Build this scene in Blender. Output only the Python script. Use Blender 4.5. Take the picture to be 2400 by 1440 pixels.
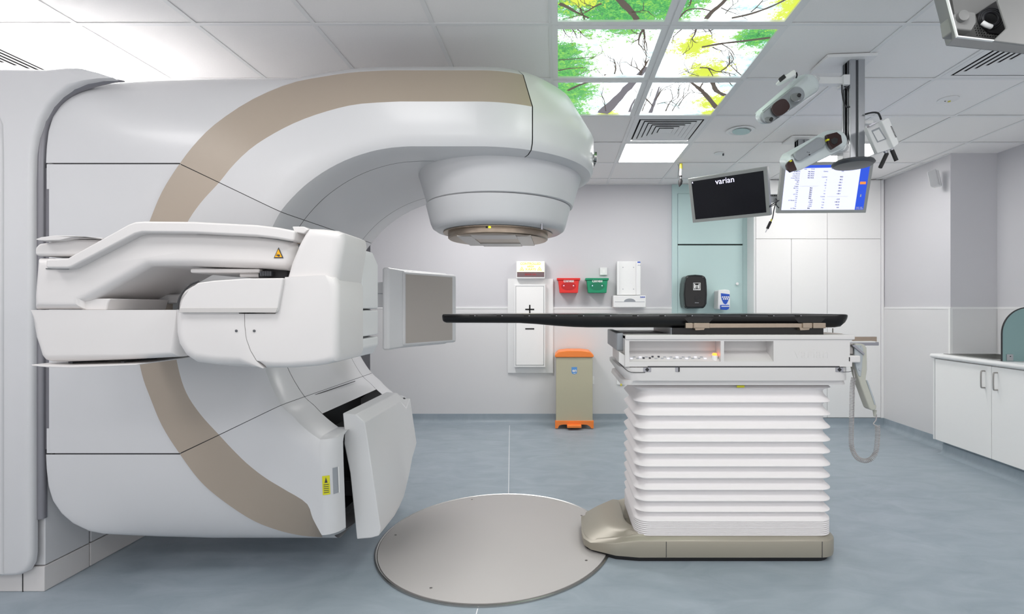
import bpy, bmesh, math, random
from mathutils import Vector, Matrix
random.seed(7)
sc = bpy.context.scene
COL = sc.collection
for o in list(bpy.data.objects): bpy.data.objects.remove(o, do_unlink=True)

# ------------------------------------------------------------------ camera
F, CX, CY, CAMZ = 1158.0, 1310.0, 721.5, 1.335
CEIL = CAMZ + 1.434
cam = bpy.data.cameras.new('camera'); cam.sensor_width = 36; cam.lens = 36 * F / 2400
cam.shift_x = -(CX - 1200) / 2400; cam.shift_y = (CY - 720) / 2400
cam.clip_start = 0.05; cam.clip_end = 60
co = bpy.data.objects.new('camera', cam); COL.objects.link(co)
co.location = (0, 0, CAMZ); co.rotation_euler = (math.pi / 2, 0, 0); sc.camera = co

# ------------------------------------------------------------------ world, lights, exposure
w = bpy.data.worlds.new('world'); sc.world = w; w.use_nodes = True
w.node_tree.nodes['Background'].inputs[0].default_value = (1, .985, .975, 1)
w.node_tree.nodes['Background'].inputs[1].default_value = 0.82
sc.view_settings.view_transform = 'Standard'; sc.view_settings.look = 'None'
sc.view_settings.gamma = 1; sc.view_settings.use_curve_mapping = False
sc.view_settings.exposure = 0.34
try: sc.cycles.use_denoising = True
except Exception: pass
sc.cycles.max_bounces = 10; sc.cycles.diffuse_bounces = 6; sc.cycles.glossy_bounces = 4
PANEL_E = 14.0          # emission of the recessed ceiling light panels
AREA_W = 11.0          # watts of each unseen lamp added at the ceiling behind the photographer
SKY_E = 1.7            # backlit ceiling picture
GX0, GY0, T = -0.04, 2.5, 0.6        # ceiling grid origin
def area(name, x, y, wx, wy, watts, z=CEIL - .03, col=(1, .98, .97)):
    l = bpy.data.lights.new(name, 'AREA'); l.shape = 'RECTANGLE'; l.size = wx; l.size_y = wy
    l.energy = watts; l.color = col
    o = bpy.data.objects.new(name, l); COL.objects.link(o); o.location = (x, y, z)
    return o
for kx in (-5, -2, 1, 4):
    for ky in (-3, -6):
        area('added_ceiling_lamp', GX0 + (kx + .5) * T, GY0 + (ky + .5) * T, .56, .56, AREA_W)  # unseen lamps added to light the room from behind the camera
area('added_ceiling_lamp', GX0 - 1.5 * T, GY0 + 3.5 * T, .56, .56, 23)  # unseen lamp behind the treatment head, added to brighten the back wall

# ------------------------------------------------------------------ materials
def lin(c):
    c = c / 255
    return c / 12.92 if c <= .04045 else ((c + .055) / 1.055) ** 2.4
def mat(name, rgb, rough=.5, metal=0, noise=0, nscale=40, bump=0, bscale=300, emit=0, spec=.5, coat=0):
    m = bpy.data.materials.new(name); m.use_nodes = True
    nt = m.node_tree; b = nt.nodes['Principled BSDF']
    c = (lin(rgb[0]), lin(rgb[1]), lin(rgb[2]), 1)
    b.inputs['Base Color'].default_value = c
    b.inputs['Roughness'].default_value = rough; b.inputs['Metallic'].default_value = metal
    b.inputs['Specular IOR Level'].default_value = spec
    if coat:
        b.inputs['Coat Weight'].default_value = coat; b.inputs['Coat Roughness'].default_value = .15
    if emit:
        b.inputs['Emission Color'].default_value = c; b.inputs['Emission Strength'].default_value = emit
    tc = nt.nodes.new('ShaderNodeTexCoord')
    if noise:
        n = nt.nodes.new('ShaderNodeTexNoise'); n.inputs['Scale'].default_value = nscale; n.inputs['Detail'].default_value = 4
        nt.links.new(tc.outputs['Object'], n.inputs['Vector'])
        mx = nt.nodes.new('ShaderNodeMix'); mx.data_type = 'RGBA'
        mx.inputs[6].default_value = tuple(min(1, v * (1 - noise)) for v in c[:3]) + (1,)
        mx.inputs[7].default_value = tuple(min(1, v * (1 + noise)) for v in c[:3]) + (1,)
        nt.links.new(n.outputs['Fac'], mx.inputs[0]); nt.links.new(mx.outputs[2], b.inputs['Base Color'])
    if bump:
        n2 = nt.nodes.new('ShaderNodeTexNoise'); n2.inputs['Scale'].default_value = bscale
        nt.links.new(tc.outputs['Object'], n2.inputs['Vector'])
        bp = nt.nodes.new('ShaderNodeBump'); bp.inputs['Strength'].default_value = bump; bp.inputs['Distance'].default_value = .002
        nt.links.new(n2.outputs['Fac'], bp.inputs['Height']); nt.links.new(bp.outputs['Normal'], b.inputs['Normal'])
    return m
M = {}
def D(k, *a, **kw): M[k] = mat(k, *a, **kw)
D('wall_paint', (207, 206, 210), .75, noise=.01, nscale=3, bump=.1, bscale=200)
D('cladding', (222, 221, 222), .38, noise=.01, nscale=4)
D('white_trim', (236, 236, 236), .35, noise=.01)
D('tile', (247, 245, 244), .9, noise=.025, nscale=120, bump=.2, bscale=400)
D('grid', (238, 238, 238), .5, noise=.01)
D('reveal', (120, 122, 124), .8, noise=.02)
D('shell', (208, 208, 210), .34, noise=.008, nscale=5, coat=.15)
D('shell_warm', (214, 211, 210), .38, noise=.008, nscale=5)
D('panel_box', (218, 218, 219), .38, noise=.008, nscale=5)
D('beige', (170, 157, 143), .42, metal=.05, noise=.02, nscale=700)
D('core', (60, 60, 62), .8, noise=.02)
D('dark', (34, 33, 35), .6, noise=.05)
D('black', (14, 13, 15), .3, noise=.05)
D('carbon', (11, 10, 12), .3, noise=.1, nscale=400, spec=.35)
D('gloss_black', (10, 10, 14), .12, noise=.05)
D('metal', (172, 168, 165), .32, metal=.9, noise=.05, nscale=60)
D('warm_metal', (170, 155, 140), .33, metal=.85, noise=.08, nscale=50)
D('ring_grey', (132, 131, 137), .28, metal=.3, noise=.01)
D('lip', (192, 189, 187), .4, noise=.01)
D('silver', (165, 165, 172), .28, metal=.8, noise=.02)
D('alu', (176, 178, 182), .35, metal=.7, noise=.03)
D('alu_dark', (96, 98, 102), .4, metal=.6, noise=.03)
D('screen_grey', (178, 171, 164), .45, noise=.02, nscale=300)
D('bellows', (234, 230, 230), .55, noise=.008)
D('base_beige', (157, 151, 138), .36, metal=.2, noise=.02, nscale=500)
D('disc', (186, 182, 180), .5, metal=0, noise=.012, nscale=3)
D('teal', (190, 214, 213), .5, noise=.012, nscale=4)
D('teal_glass', (132, 163, 163), .25, noise=.01)
D('ward', (246, 245, 244), .4, noise=.008)
D('red', (228, 48, 44), .35, noise=.02); D('red_dark', (190, 30, 32), .35, noise=.02)
D('green', (8, 142, 100), .35, noise=.02); D('green_dark', (4, 118, 84), .35, noise=.02)
D('orange', (255, 140, 62), .38, noise=.02)
D('bin', (192, 186, 160), .4, noise=.012)
D('blue', (38, 84, 190), .4, noise=.02); D('light_blue', (98, 158, 222), .4, noise=.02)
D('pendant', (178, 178, 168), .42, noise=.02)
D('pendant_grey', (168, 174, 178), .42, noise=.02)
D('cord', (168, 164, 164), .45, noise=.02)
D('tag_yellow', (212, 208, 30), .5, noise=.03); D('warn_yellow', (240, 178, 20), .5, noise=.02)
D('cable', (40, 40, 44), .5, noise=.05)
D('lens', (58, 42, 42), .12, noise=.05); D('lens_grey', (120, 122, 124), .15, noise=.05)
D('housing_grey', (140, 140, 139), .45, metal=.1, noise=.01)
D('pod_grey', (150, 154, 160), .4, noise=.02); D('pod', (214, 222, 224), .36, noise=.01)
D('bezel', (172, 174, 172), .42, metal=.2, noise=.01)
D('print', (60, 62, 70), .6, noise=.02); D('print_light', (170, 173, 180), .6, noise=.02)
D('steel', (160, 160, 158), .25, metal=.9, noise=.05)
D('led', (255, 253, 250), .5, noise=.004, emit=PANEL_E)
D('led_dark_red', (120, 98, 102), .4, noise=.03)
D('sign_lit', (255, 250, 190), .5, noise=.01, emit=.7)
D('sign_text', (214, 190, 60), .5, noise=.01, emit=.1)
D('lamp_orange', (255, 128, 48), .4, noise=.01, emit=2.5)
D('led_green', (225, 235, 30), .4, noise=.01, emit=2.0)
D('scr_black', (16, 17, 27), .25, noise=.05)
D('scr_white', (214, 216, 250), .3, noise=.005, emit=.75)
D('scr_blue', (38, 78, 205), .3, noise=.01, emit=.6)
D('scr_orange', (240, 140, 60), .3, noise=.01, emit=.6)
D('scr_logo', (228, 225, 250), .3, noise=.01, emit=.8)
D('plug_yellow', (222, 212, 80), .4, noise=.02)
D('branch', (98, 88, 80), .6, noise=.05, emit=.55)
D('branch_pale', (120, 116, 122), .6, noise=.05, emit=.6)
def floor_mat():
    m = bpy.data.materials.new('vinyl'); m.use_nodes = True; nt = m.node_tree; b = nt.nodes['Principled BSDF']
    tc = nt.nodes.new('ShaderNodeTexCoord')
    mp = nt.nodes.new('ShaderNodeMapping'); mp.inputs['Scale'].default_value = (1.0, 2.2, 1); mp.inputs['Rotation'].default_value = (0, 0, .5)
    nt.links.new(tc.outputs['Object'], mp.inputs['Vector'])
    n = nt.nodes.new('ShaderNodeTexNoise'); n.inputs['Scale'].default_value = 3.2; n.inputs['Detail'].default_value = 7; n.inputs['Roughness'].default_value = .62; n.inputs['Distortion'].default_value = .8
    nt.links.new(mp.outputs[0], n.inputs['Vector'])
    n3 = nt.nodes.new('ShaderNodeTexNoise'); n3.inputs['Scale'].default_value = 1.1; n3.inputs['Detail'].default_value = 3
    nt.links.new(tc.outputs['Object'], n3.inputs['Vector'])
    r = nt.nodes.new('ShaderNodeValToRGB'); e = r.color_ramp.elements
    e[0].position = .3; e[0].color = (lin(138), lin(151), lin(161), 1); e[1].position = .72; e[1].color = (lin(164), lin(174), lin(184), 1)
    nt.links.new(n.outputs['Fac'], r.inputs[0])
    mx = nt.nodes.new('ShaderNodeMix'); mx.data_type = 'RGBA'; mx.blend_type = 'MIX'; mx.inputs[7].default_value = (lin(158), lin(170), lin(176), 1)
    ml = nt.nodes.new('ShaderNodeMath'); ml.operation = 'MULTIPLY'; ml.inputs[1].default_value = .5
    nt.links.new(n3.outputs['Fac'], ml.inputs[0]); nt.links.new(ml.outputs[0], mx.inputs[0])
    nt.links.new(r.outputs[0], mx.inputs[6]); nt.links.new(mx.outputs[2], b.inputs['Base Color'])
    b.inputs['Roughness'].default_value = .42; b.inputs['Specular IOR Level'].default_value = .4
    return m
M['vinyl'] = floor_mat()

# ------------------------------------------------------------------ helpers
def P(px, py, d): return Vector(((px - CX) / F * d, d, CAMZ - (py - CY) / F * d))
def XW(px, d): return (px - CX) / F * d
def ZW(py, d): return CAMZ - (py - CY) / F * d
def link(name, me, m=None, parent=None, loc=None):
    o = bpy.data.objects.new(name, me); COL.objects.link(o)
    if m: me.materials.append(M[m] if isinstance(m, str) else m)
    if parent:
        o.parent = parent; o.matrix_parent_inverse = Matrix.Identity(4)
        pw = Vector((0, 0, 0)); q = parent
        while q: pw += q.location; q = q.parent
        o.location = -pw if loc is None else loc
    elif loc is not None: o.location = loc
    return o
def empty(name, loc=(0, 0, 0)):
    o = bpy.data.objects.new(name, None); COL.objects.link(o); o.location = loc; o.empty_display_size = .1
    return o
def tag(o, label, cat, group=None):
    o['label'] = label; o['category'] = cat
    if group: o['group'] = group
    return o
def struct(o, label=None):
    o['kind'] = 'structure'
    if label: o['label'] = label
    return o
def fin(name, bm, m, parent=None, bev=0, seg=3, smooth=None, loc=None, ang=30):
    bmesh.ops.recalc_face_normals(bm, faces=bm.faces)
    me = bpy.data.meshes.new(name); bm.to_mesh(me); bm.free()
    o = link(name, me, m, parent, loc)
    if smooth is None: smooth = bev > 0
    if smooth:
        for p in me.polygons: p.use_smooth = True
        if not bev: me.set_sharp_from_angle(angle=math.radians(ang))
    if bev:
        md = o.modifiers.new('bevel', 'BEVEL'); md.width = bev; md.segments = seg; md.limit_method = 'ANGLE'
        md.angle_limit = math.radians(ang); md.harden_normals = True
    return o
def bm_box(bm, x0, x1, y0, y1, z0, z1, mt=None):
    vs = [bm.verts.new(((x0, x1)[i & 1], (y0, y1)[i >> 1 & 1], (z0, z1)[i >> 2])) for i in range(8)]
    if mt is not None:
        for v in vs: v.co = mt @ v.co
    for f in ((0, 1, 3, 2), (4, 6, 7, 5), (0, 4, 5, 1), (2, 3, 7, 6), (0, 2, 6, 4), (1, 5, 7, 3)):
        bm.faces.new([vs[i] for i in f])
def box(name, x0, x1, y0, y1, z0, z1, m, parent=None, bev=0, seg=3):
    bm = bmesh.new(); bm_box(bm, x0, x1, y0, y1, z0, z1)
    return fin(name, bm, m, parent, bev, seg)
def pbox(name, px0, py0, px1, py1, d0, d1, m, parent=None, bev=0, seg=3):
    return box(name, XW(px0, d0), XW(px1, d0), d0, d1, ZW(py1, d0), ZW(py0, d0), m, parent, bev, seg)
def bm_prism(bm, pts0, vec):
    a = [bm.verts.new(p) for p in pts0]; b = [bm.verts.new(Vector(p) + Vector(vec)) for p in pts0]
    n = len(a); bm.faces.new(a); bm.faces.new(b[::-1])
    for i in range(n): bm.faces.new((a[i], b[i], b[(i + 1) % n], a[(i + 1) % n]))
def prism(name, out, d0, d1, m, parent=None, bev=0, seg=3, ang=30):
    bm = bmesh.new(); bm_prism(bm, [P(x, y, d0) for x, y in out], (0, d1 - d0, 0))
    return fin(name, bm, m, parent, bev, seg, ang=ang)
def prism_w(name, pts, vec, m, parent=None, bev=0, seg=3, ang=30):
    bm = bmesh.new(); bm_prism(bm, pts, vec); return fin(name, bm, m, parent, bev, seg, ang=ang)
def rprism(name, out, d0, d1, r, m, parent=None, wt=None, n=6, ang=30):
    pts = [P(x, y, d0) for x, y in out]; N = len(pts)
    area_ = sum(pts[i].x * pts[(i + 1) % N].z - pts[(i + 1) % N].x * pts[i].z for i in range(N)); s = 1 if area_ > 0 else -1
    nrm = []
    for i in range(N):
        a = (pts[i] - pts[i - 1]).normalized(); b = (pts[(i + 1) % N] - pts[i]).normalized()
        na = Vector((-a.z, 0, a.x)) * s; nb = Vector((-b.z, 0, b.x)) * s
        v = na + nb; v = v.normalized() * min(1.6, 1 / max(.3, v.normalized().dot(na)))
        nrm.append(v * (wt(i) if wt else 1))
    rings = []
    for k in range(n + 1):
        a = math.pi / 2 * k / n; o = r * (1 - math.sin(a)); y = d0 + r * (1 - math.cos(a))
        rings.append([p + v * o + Vector((0, y - d0, 0)) for p, v in zip(pts, nrm)])
    rings.append([p + Vector((0, d1 - d0, 0)) for p in pts])
    bm = bmesh.new(); vv = [[bm.verts.new(p) for p in g] for g in rings]
    for a, b in zip(vv[:-1], vv[1:]):
        for i in range(N): bm.faces.new((a[i], a[(i + 1) % N], b[(i + 1) % N], b[i]))
    bm.faces.new(vv[0]); bm.faces.new(vv[-1][::-1])
    return fin(name, bm, m, parent, smooth=True, ang=ang)
def rr(x0, y0, x1, y1, r, n=6):
    """rounded rectangle outline"""
    o = []
    for cx, cy, a0 in ((x1 - r, y0 + r, -90), (x1 - r, y1 - r, 0), (x0 + r, y1 - r, 90), (x0 + r, y0 + r, 180)):
        for i in range(n + 1):
            a = math.radians(a0 + 90 * i / n); o.append((cx + r * math.cos(a), cy + r * math.sin(a)))
    return o
def loft(name, rings, m, parent=None, closed=False, cap=False, smooth=True, ang=35):
    bm = bmesh.new(); vv = [[bm.verts.new(p) for p in r] for r in rings]
    n = len(rings[0])
    for a, b in zip(vv[:-1], vv[1:]):
        for i in range(n if closed else n - 1):
            j = (i + 1) % n
            try: bm.faces.new((a[i], a[j], b[j], b[i]))
            except Exception: pass
    if cap:
        bm.faces.new(vv[0]); bm.faces.new(vv[-1][::-1])
    bmesh.ops.remove_doubles(bm, verts=bm.verts, dist=1e-6)
    return fin(name, bm, m, parent, 0, smooth=smooth, ang=ang)
def lathe(name, prof, c, m, parent=None, n=48, axis='z', ang=35):
    c = Vector(c); rings = []
    for r, h in prof:
        ring = []
        for i in range(n):
            a = 2 * math.pi * i / n
            v = Vector((r * math.cos(a), r * math.sin(a), h))
            if axis == 'y': v = Vector((v.x, v.z, v.y))
            if axis == 'x': v = Vector((v.z, v.x, v.y))
            ring.append(c + v)
        rings.append(ring)
    return loft(name, rings, m, parent, closed=True, cap=True, ang=ang)
def crom(pts, n=6):
    out = []; N = len(pts)
    for i in range(N - 1):
        p0, p1, p2, p3 = pts[max(i - 1, 0)], pts[i], pts[i + 1], pts[min(i + 2, N - 1)]
        for k in range(n):
            t = k / n
            out.append(tuple(.5 * ((2 * b) + (-a + c) * t + (2 * a - 5 * b + 4 * c - d) * t * t + (-a + 3 * b - 3 * c + d) * t ** 3)
                             for a, b, c, d in zip(p0, p1, p2, p3)))
    out.append(tuple(pts[-1])); return out
def tube(name, pts, r, m, parent=None, n=8, smooth_n=0, add=None):
    pts = [tuple(p) for p in pts]
    if smooth_n: pts = crom(pts, smooth_n)
    pts = [Vector(p) for p in pts]; rings = []
    t = (pts[1] - pts[0]).normalized()
    u = t.orthogonal().normalized()
    for i, p in enumerate(pts):
        t = (pts[min(i + 1, len(pts) - 1)] - pts[max(i - 1, 0)]).normalized()
        u = (u - t * u.dot(t)).normalized(); v = t.cross(u)
        rad = r[i] if isinstance(r, (list, tuple)) else r
        rings.append([p + rad * (math.cos(2 * math.pi * k / n) * u + math.sin(2 * math.pi * k / n) * v) for k in range(n)])
    return loft(name, rings, m, parent, closed=True, cap=True, ang=60)
def ring_frame(name, x0, x1, z0, z1, wd, y0, y1, m, parent=None):
    bm = bmesh.new()
    for a in ((x0, x0 + wd, z0, z1), (x1 - wd, x1, z0, z1), (x0 + wd, x1 - wd, z0, z0 + wd), (x0 + wd, x1 - wd, z1 - wd, z1)):
        bm_box(bm, a[0], a[1], y0, y1, a[2], a[3])
    return fin(name, bm, m, parent)
FONT = {}
def text(name, s, size, mw, m, parent, ext=.0006, align='CENTER', bold=0):
    """flat lettering; mw = world matrix of the text plane (x right, y up)"""
    c = bpy.data.curves.new(name, 'FONT'); c.body = s; c.size = size; c.extrude = ext; c.align_x = align; c.align_y = 'CENTER'
    c.offset = bold; c.resolution_u = 3
    c.materials.append(M[m])
    dg = bpy.data.objects.new('tmp_text', c); COL.objects.link(dg)
    bpy.context.view_layer.update()
    me = bpy.data.meshes.new_from_object(dg); bpy.data.objects.remove(dg)
    for v in me.vertices: v.co = mw @ v.co
    return link(name, me, None, parent)
def FACE(x, y, z):      # text facing the camera (-Y)
    return Matrix.Translation((x, y, z)) @ Matrix.Rotation(math.pi / 2, 4, 'X')

# ------------------------------------------------------------------ room
YB, YF, XL, XR, XRR = 5.757, -2.0, -3.64, 3.645, 4.08
WD = 5.53; YRC = 4.60
fl = struct(box('floor', XL - .1, XRR + .1, YF - .1, 7.6, -.1, 0, 'vinyl'), 'blue-grey mottled vinyl floor')
# welded seams in the vinyl sheet
def seam(p, q):
    a = Vector(p); b = Vector(q); n = (b - a).cross(Vector((0, 0, 1))).normalized() * .0022
    bm = bmesh.new(); vs = [bm.verts.new(v + Vector((0, 0, .0006))) for v in (a + n, b + n, b - n, a - n)]; bm.faces.new(vs)
    return fin('weld_seam', bm, 'grid', fl)
seam((-.56, 5.6, 0), (-.36, 3.53, 0)); seam((-.36, 2.19, 0), (-.36, 1.2, 0))
XG = -2.197
struct(box('wall_back', XG, XR + .1, YB, YB + .12, 0, CEIL + .15, 'wall_paint'), 'pale grey back wall')
struct(box('wall_recess', XL - .1, XG, 7.4, 7.5, 0, CEIL + .15, 'wall_paint'), 'shaded wall of the recess beyond the machine')
struct(box('wall_return', XG, XG + .1, YB + .12, 7.5, 0, CEIL + .15, 'wall_paint'), 'end of the back wall beside the recess')
struct(box('wall_left', XL - .1, XL, YF, 7.5, 0, CEIL + .15, 'wall_paint'), 'left wall behind the machine stand')
wr = struct(box('wall_right', XR, XRR + .2, YRC, YB + .12, 0, CEIL + .15, 'wall_paint'), 'right wall return with an outer corner beside the sink recess')
struct(box('wall_sink', XRR, XRR + .1, YF, YRC, 0, CEIL + .15, 'wall_paint'), 'wall beside the sink counter')
# hygienic cladding below the dado line, with its capping strip
DZ = CAMZ
def clad(name, x0, x1, y0, y1, lab):
    o = struct(box(name, x0, x1, y0, y1, .08, DZ - .01, 'cladding'), lab)
    e = .004
    dx = e if x1 - x0 < .02 else 0; dy = e if y1 - y0 < .02 else 0
    box('capping_strip', x0 - dx, x1 + dx, y0 - dy, y1 + dy, DZ - .012, DZ + .006, 'white_trim', o)
    return o
clad('trim_1', XG, 1.313, YB - .008, YB, 'wall cladding under the dado line of the back wall')
clad('trim_2', XR - .008, XR, YRC, WD, 'wall cladding under the dado line of the right wall')
clad('trim_3', XR - .008, XRR, YRC - .008, YRC, 'cladding behind the sink')
clad('trim_4', XRR - .008, XRR, 1.0, YRC - .01, 'cladding beside the counter')
box('corner_trim', XR - .013, XR + .01, YRC - .013, YRC + .01, .1, DZ, 'white_trim', wr)
# coved vinyl skirting
def skirting(name, a, b, inward, h=.1, lab=None):
    a = Vector(a); b = Vector(b); n = Vector(inward); rings = []
    prof = [(0, h), (.006, h), (.007, .05), (.010, .032), (.018, .017), (.032, .007), (.055, .0022), (.06, 0), (0, 0)]
    for p in (a, b): rings.append([p + n * o + Vector((0, 0, z)) for o, z in prof])
    return struct(loft(name, rings, 'vinyl', closed=True, cap=True, ang=40), lab)
skirting('baseboard_back', (XG, YB - .008, 0), (2.187, YB - .008, 0), (0, -1, 0), lab='coved vinyl skirting of the back wall')
skirting('baseboard_wardrobe', (2.187, WD, 0), (XR - .008, WD, 0), (0, -1, 0), lab='coved skirting under the tall white cupboards')
skirting('baseboard_right', (XR - .008, WD, 0), (XR - .008, YRC, 0), (-1, 0, 0), lab='coved skirting of the right wall')

# ceiling : slab, grid, tiles
ce = struct(box('ceiling', XL - .1, XRR + .2, YF - .1, 7.5, CEIL + .03, CEIL + .15, 'reveal'), 'suspended ceiling of white tiles in a white grid')
SKYT = {(kx, ky) for kx in (0, 1) for ky in (-4, -3, -2, -1, 0, 1)}
VENT = {(1, 2): 'a', (4, 0): 'b', (-6, 0): 'c'}
LEDT = {(1, 3), (4, 3), (-5, 0)}
kx0, kx1, ky0, ky1 = -6, 7, -8, 8
tile_me = {}
for kx in range(kx0, kx1):
    for ky in range(ky0, ky1):
        if (kx, ky) in SKYT or (kx, ky) in VENT or (kx, ky) in LEDT: continue
        x0, x1 = GX0 + kx * T + .0085, min(GX0 + (kx + 1) * T - .0085, XRR)
        y0, y1 = max(GY0 + ky * T + .0085, YF), GY0 + (ky + 1) * T - .0085
        if x1 - x0 < .02 or y1 - y0 < .02: continue
        sz = (round(x1 - x0, 3), round(y1 - y0, 3))
        if sz not in tile_me:
            bm = bmesh.new(); bm_box(bm, 0, sz[0], 0, sz[1], 0, .015)
            me = bpy.data.meshes.new('ceiling_tile'); bm.to_mesh(me); bm.free(); me.materials.append(M['tile']); tile_me[sz] = me
        o = bpy.data.objects.new('ceiling_tile', tile_me[sz]); COL.objects.link(o); o.parent = ce
        o.location = (x0, y0, CEIL + .004 + random.uniform(0, .002))
def tbar(x0, x1, y0, y1):
    bm = bmesh.new(); bm_box(bm, x0, x1, y0, y1, CEIL - (.0006 if y1 - y0 < .1 else 0), CEIL + .003)
    fin('grid_bar', bm, 'grid', ce)
for kx in range(kx0, kx1 + 1):
    x = GX0 + kx * T
    if x < XRR: tbar(x - .012, x + .012, YF, 7.4)
for ky in range(ky0 + 1, ky1 + 1):
    y = GY0 + ky * T; tbar(XL, XRR, y - .012, y + .012)
bm = bmesh.new(); bm_box(bm, XG, 2.187, YB - .02, YB, CEIL - .001, CEIL + .004); bm_box(bm, XR - .02, XR, YRC, WD, CEIL - .001, CEIL + .004)
fin('edge_angle', bm, 'grid', ce)

# recessed light panels
for i, (kx, ky) in enumerate(sorted(LEDT)):
    x0, y0 = GX0 + kx * T, GY0 + ky * T
    r = empty('ceiling_light', (x0 + T / 2, y0 + T / 2, CEIL))
    lab = {(-5, 0): 'square recessed light panel above the left end of the machine', (1, 3): 'square lit ceiling light panel beside the square air vent',
           (4, 3): 'square lit ceiling light panel behind the aluminium camera post'}[(kx, ky)]
    tag(r, lab, 'ceiling light', 'recessed light panels')
    bm = bmesh.new()
    for a in ((.013, .028, .013, T - .013), (T - .028, T - .013, .013, T - .013), (.028, T - .028, .013, .028), (.028, T - .028, T - .028, T - .013)):
        bm_box(bm, x0 + a[0], x0 + a[1], y0 + a[2], y0 + a[3], CEIL, CEIL + .02)
    fin('frame', bm, 'white_trim', r)
    box('diffuser', x0 + .028, x0 + T - .028, y0 + .028, y0 + T - .028, CEIL + .008, CEIL + .012, 'led', r)
# air diffusers with concentric square louvres
def diffuser(kx, ky, lab):
    cx, cy = GX0 + (kx + .5) * T, GY0 + (ky + .5) * T
    r = empty('air_vent', (cx, cy, CEIL)); tag(r, lab, 'air vent', 'square ceiling air vents')
    box('backing', cx - .27, cx + .27, cy - .27, cy + .27, CEIL + .024, CEIL + .028, 'dark', r)
    def sq(h0, z0, h1, z1, name, t=.003):
        bm = bmesh.new()
        lo = [(-1, -1), (1, -1), (1, 1), (-1, 1)]
        a = [bm.verts.new((cx + s * h0, cy + u * h0, z0)) for s, u in lo]
        b = [bm.verts.new((cx + s * h1, cy + u * h1, z1)) for s, u in lo]
        c = [bm.verts.new((cx + s * (h1 - t), cy + u * (h1 - t), z1 + t)) for s, u in lo]
        for i in range(4):
            j = (i + 1) % 4
            bm.faces.new((a[i], a[j], b[j], b[i])); bm.faces.new((b[i], b[j], c[j], c[i])); bm.faces.new((c[i], c[j], a[j], a[i]))
        return fin(name, bm, 'grid', r)
    sq(.287, CEIL, .25, CEIL - .004, 'frame')
    for k in range(6):
        h = .235 - k * .036
        sq(h, CEIL - .004, h - .029, CEIL + .001, 'louvre')
    box('centre_plate', cx - .042, cx + .042, cy - .042, cy + .042, CEIL - .004, CEIL, 'grid', r)
diffuser(1, 2, 'square white air vent between the forest picture and the light panel')
diffuser(4, 0, 'square white air vent at the top right behind the grey camera housing')
diffuser(-6, 0, 'square white air vent at the top left above the machine stand')
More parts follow.
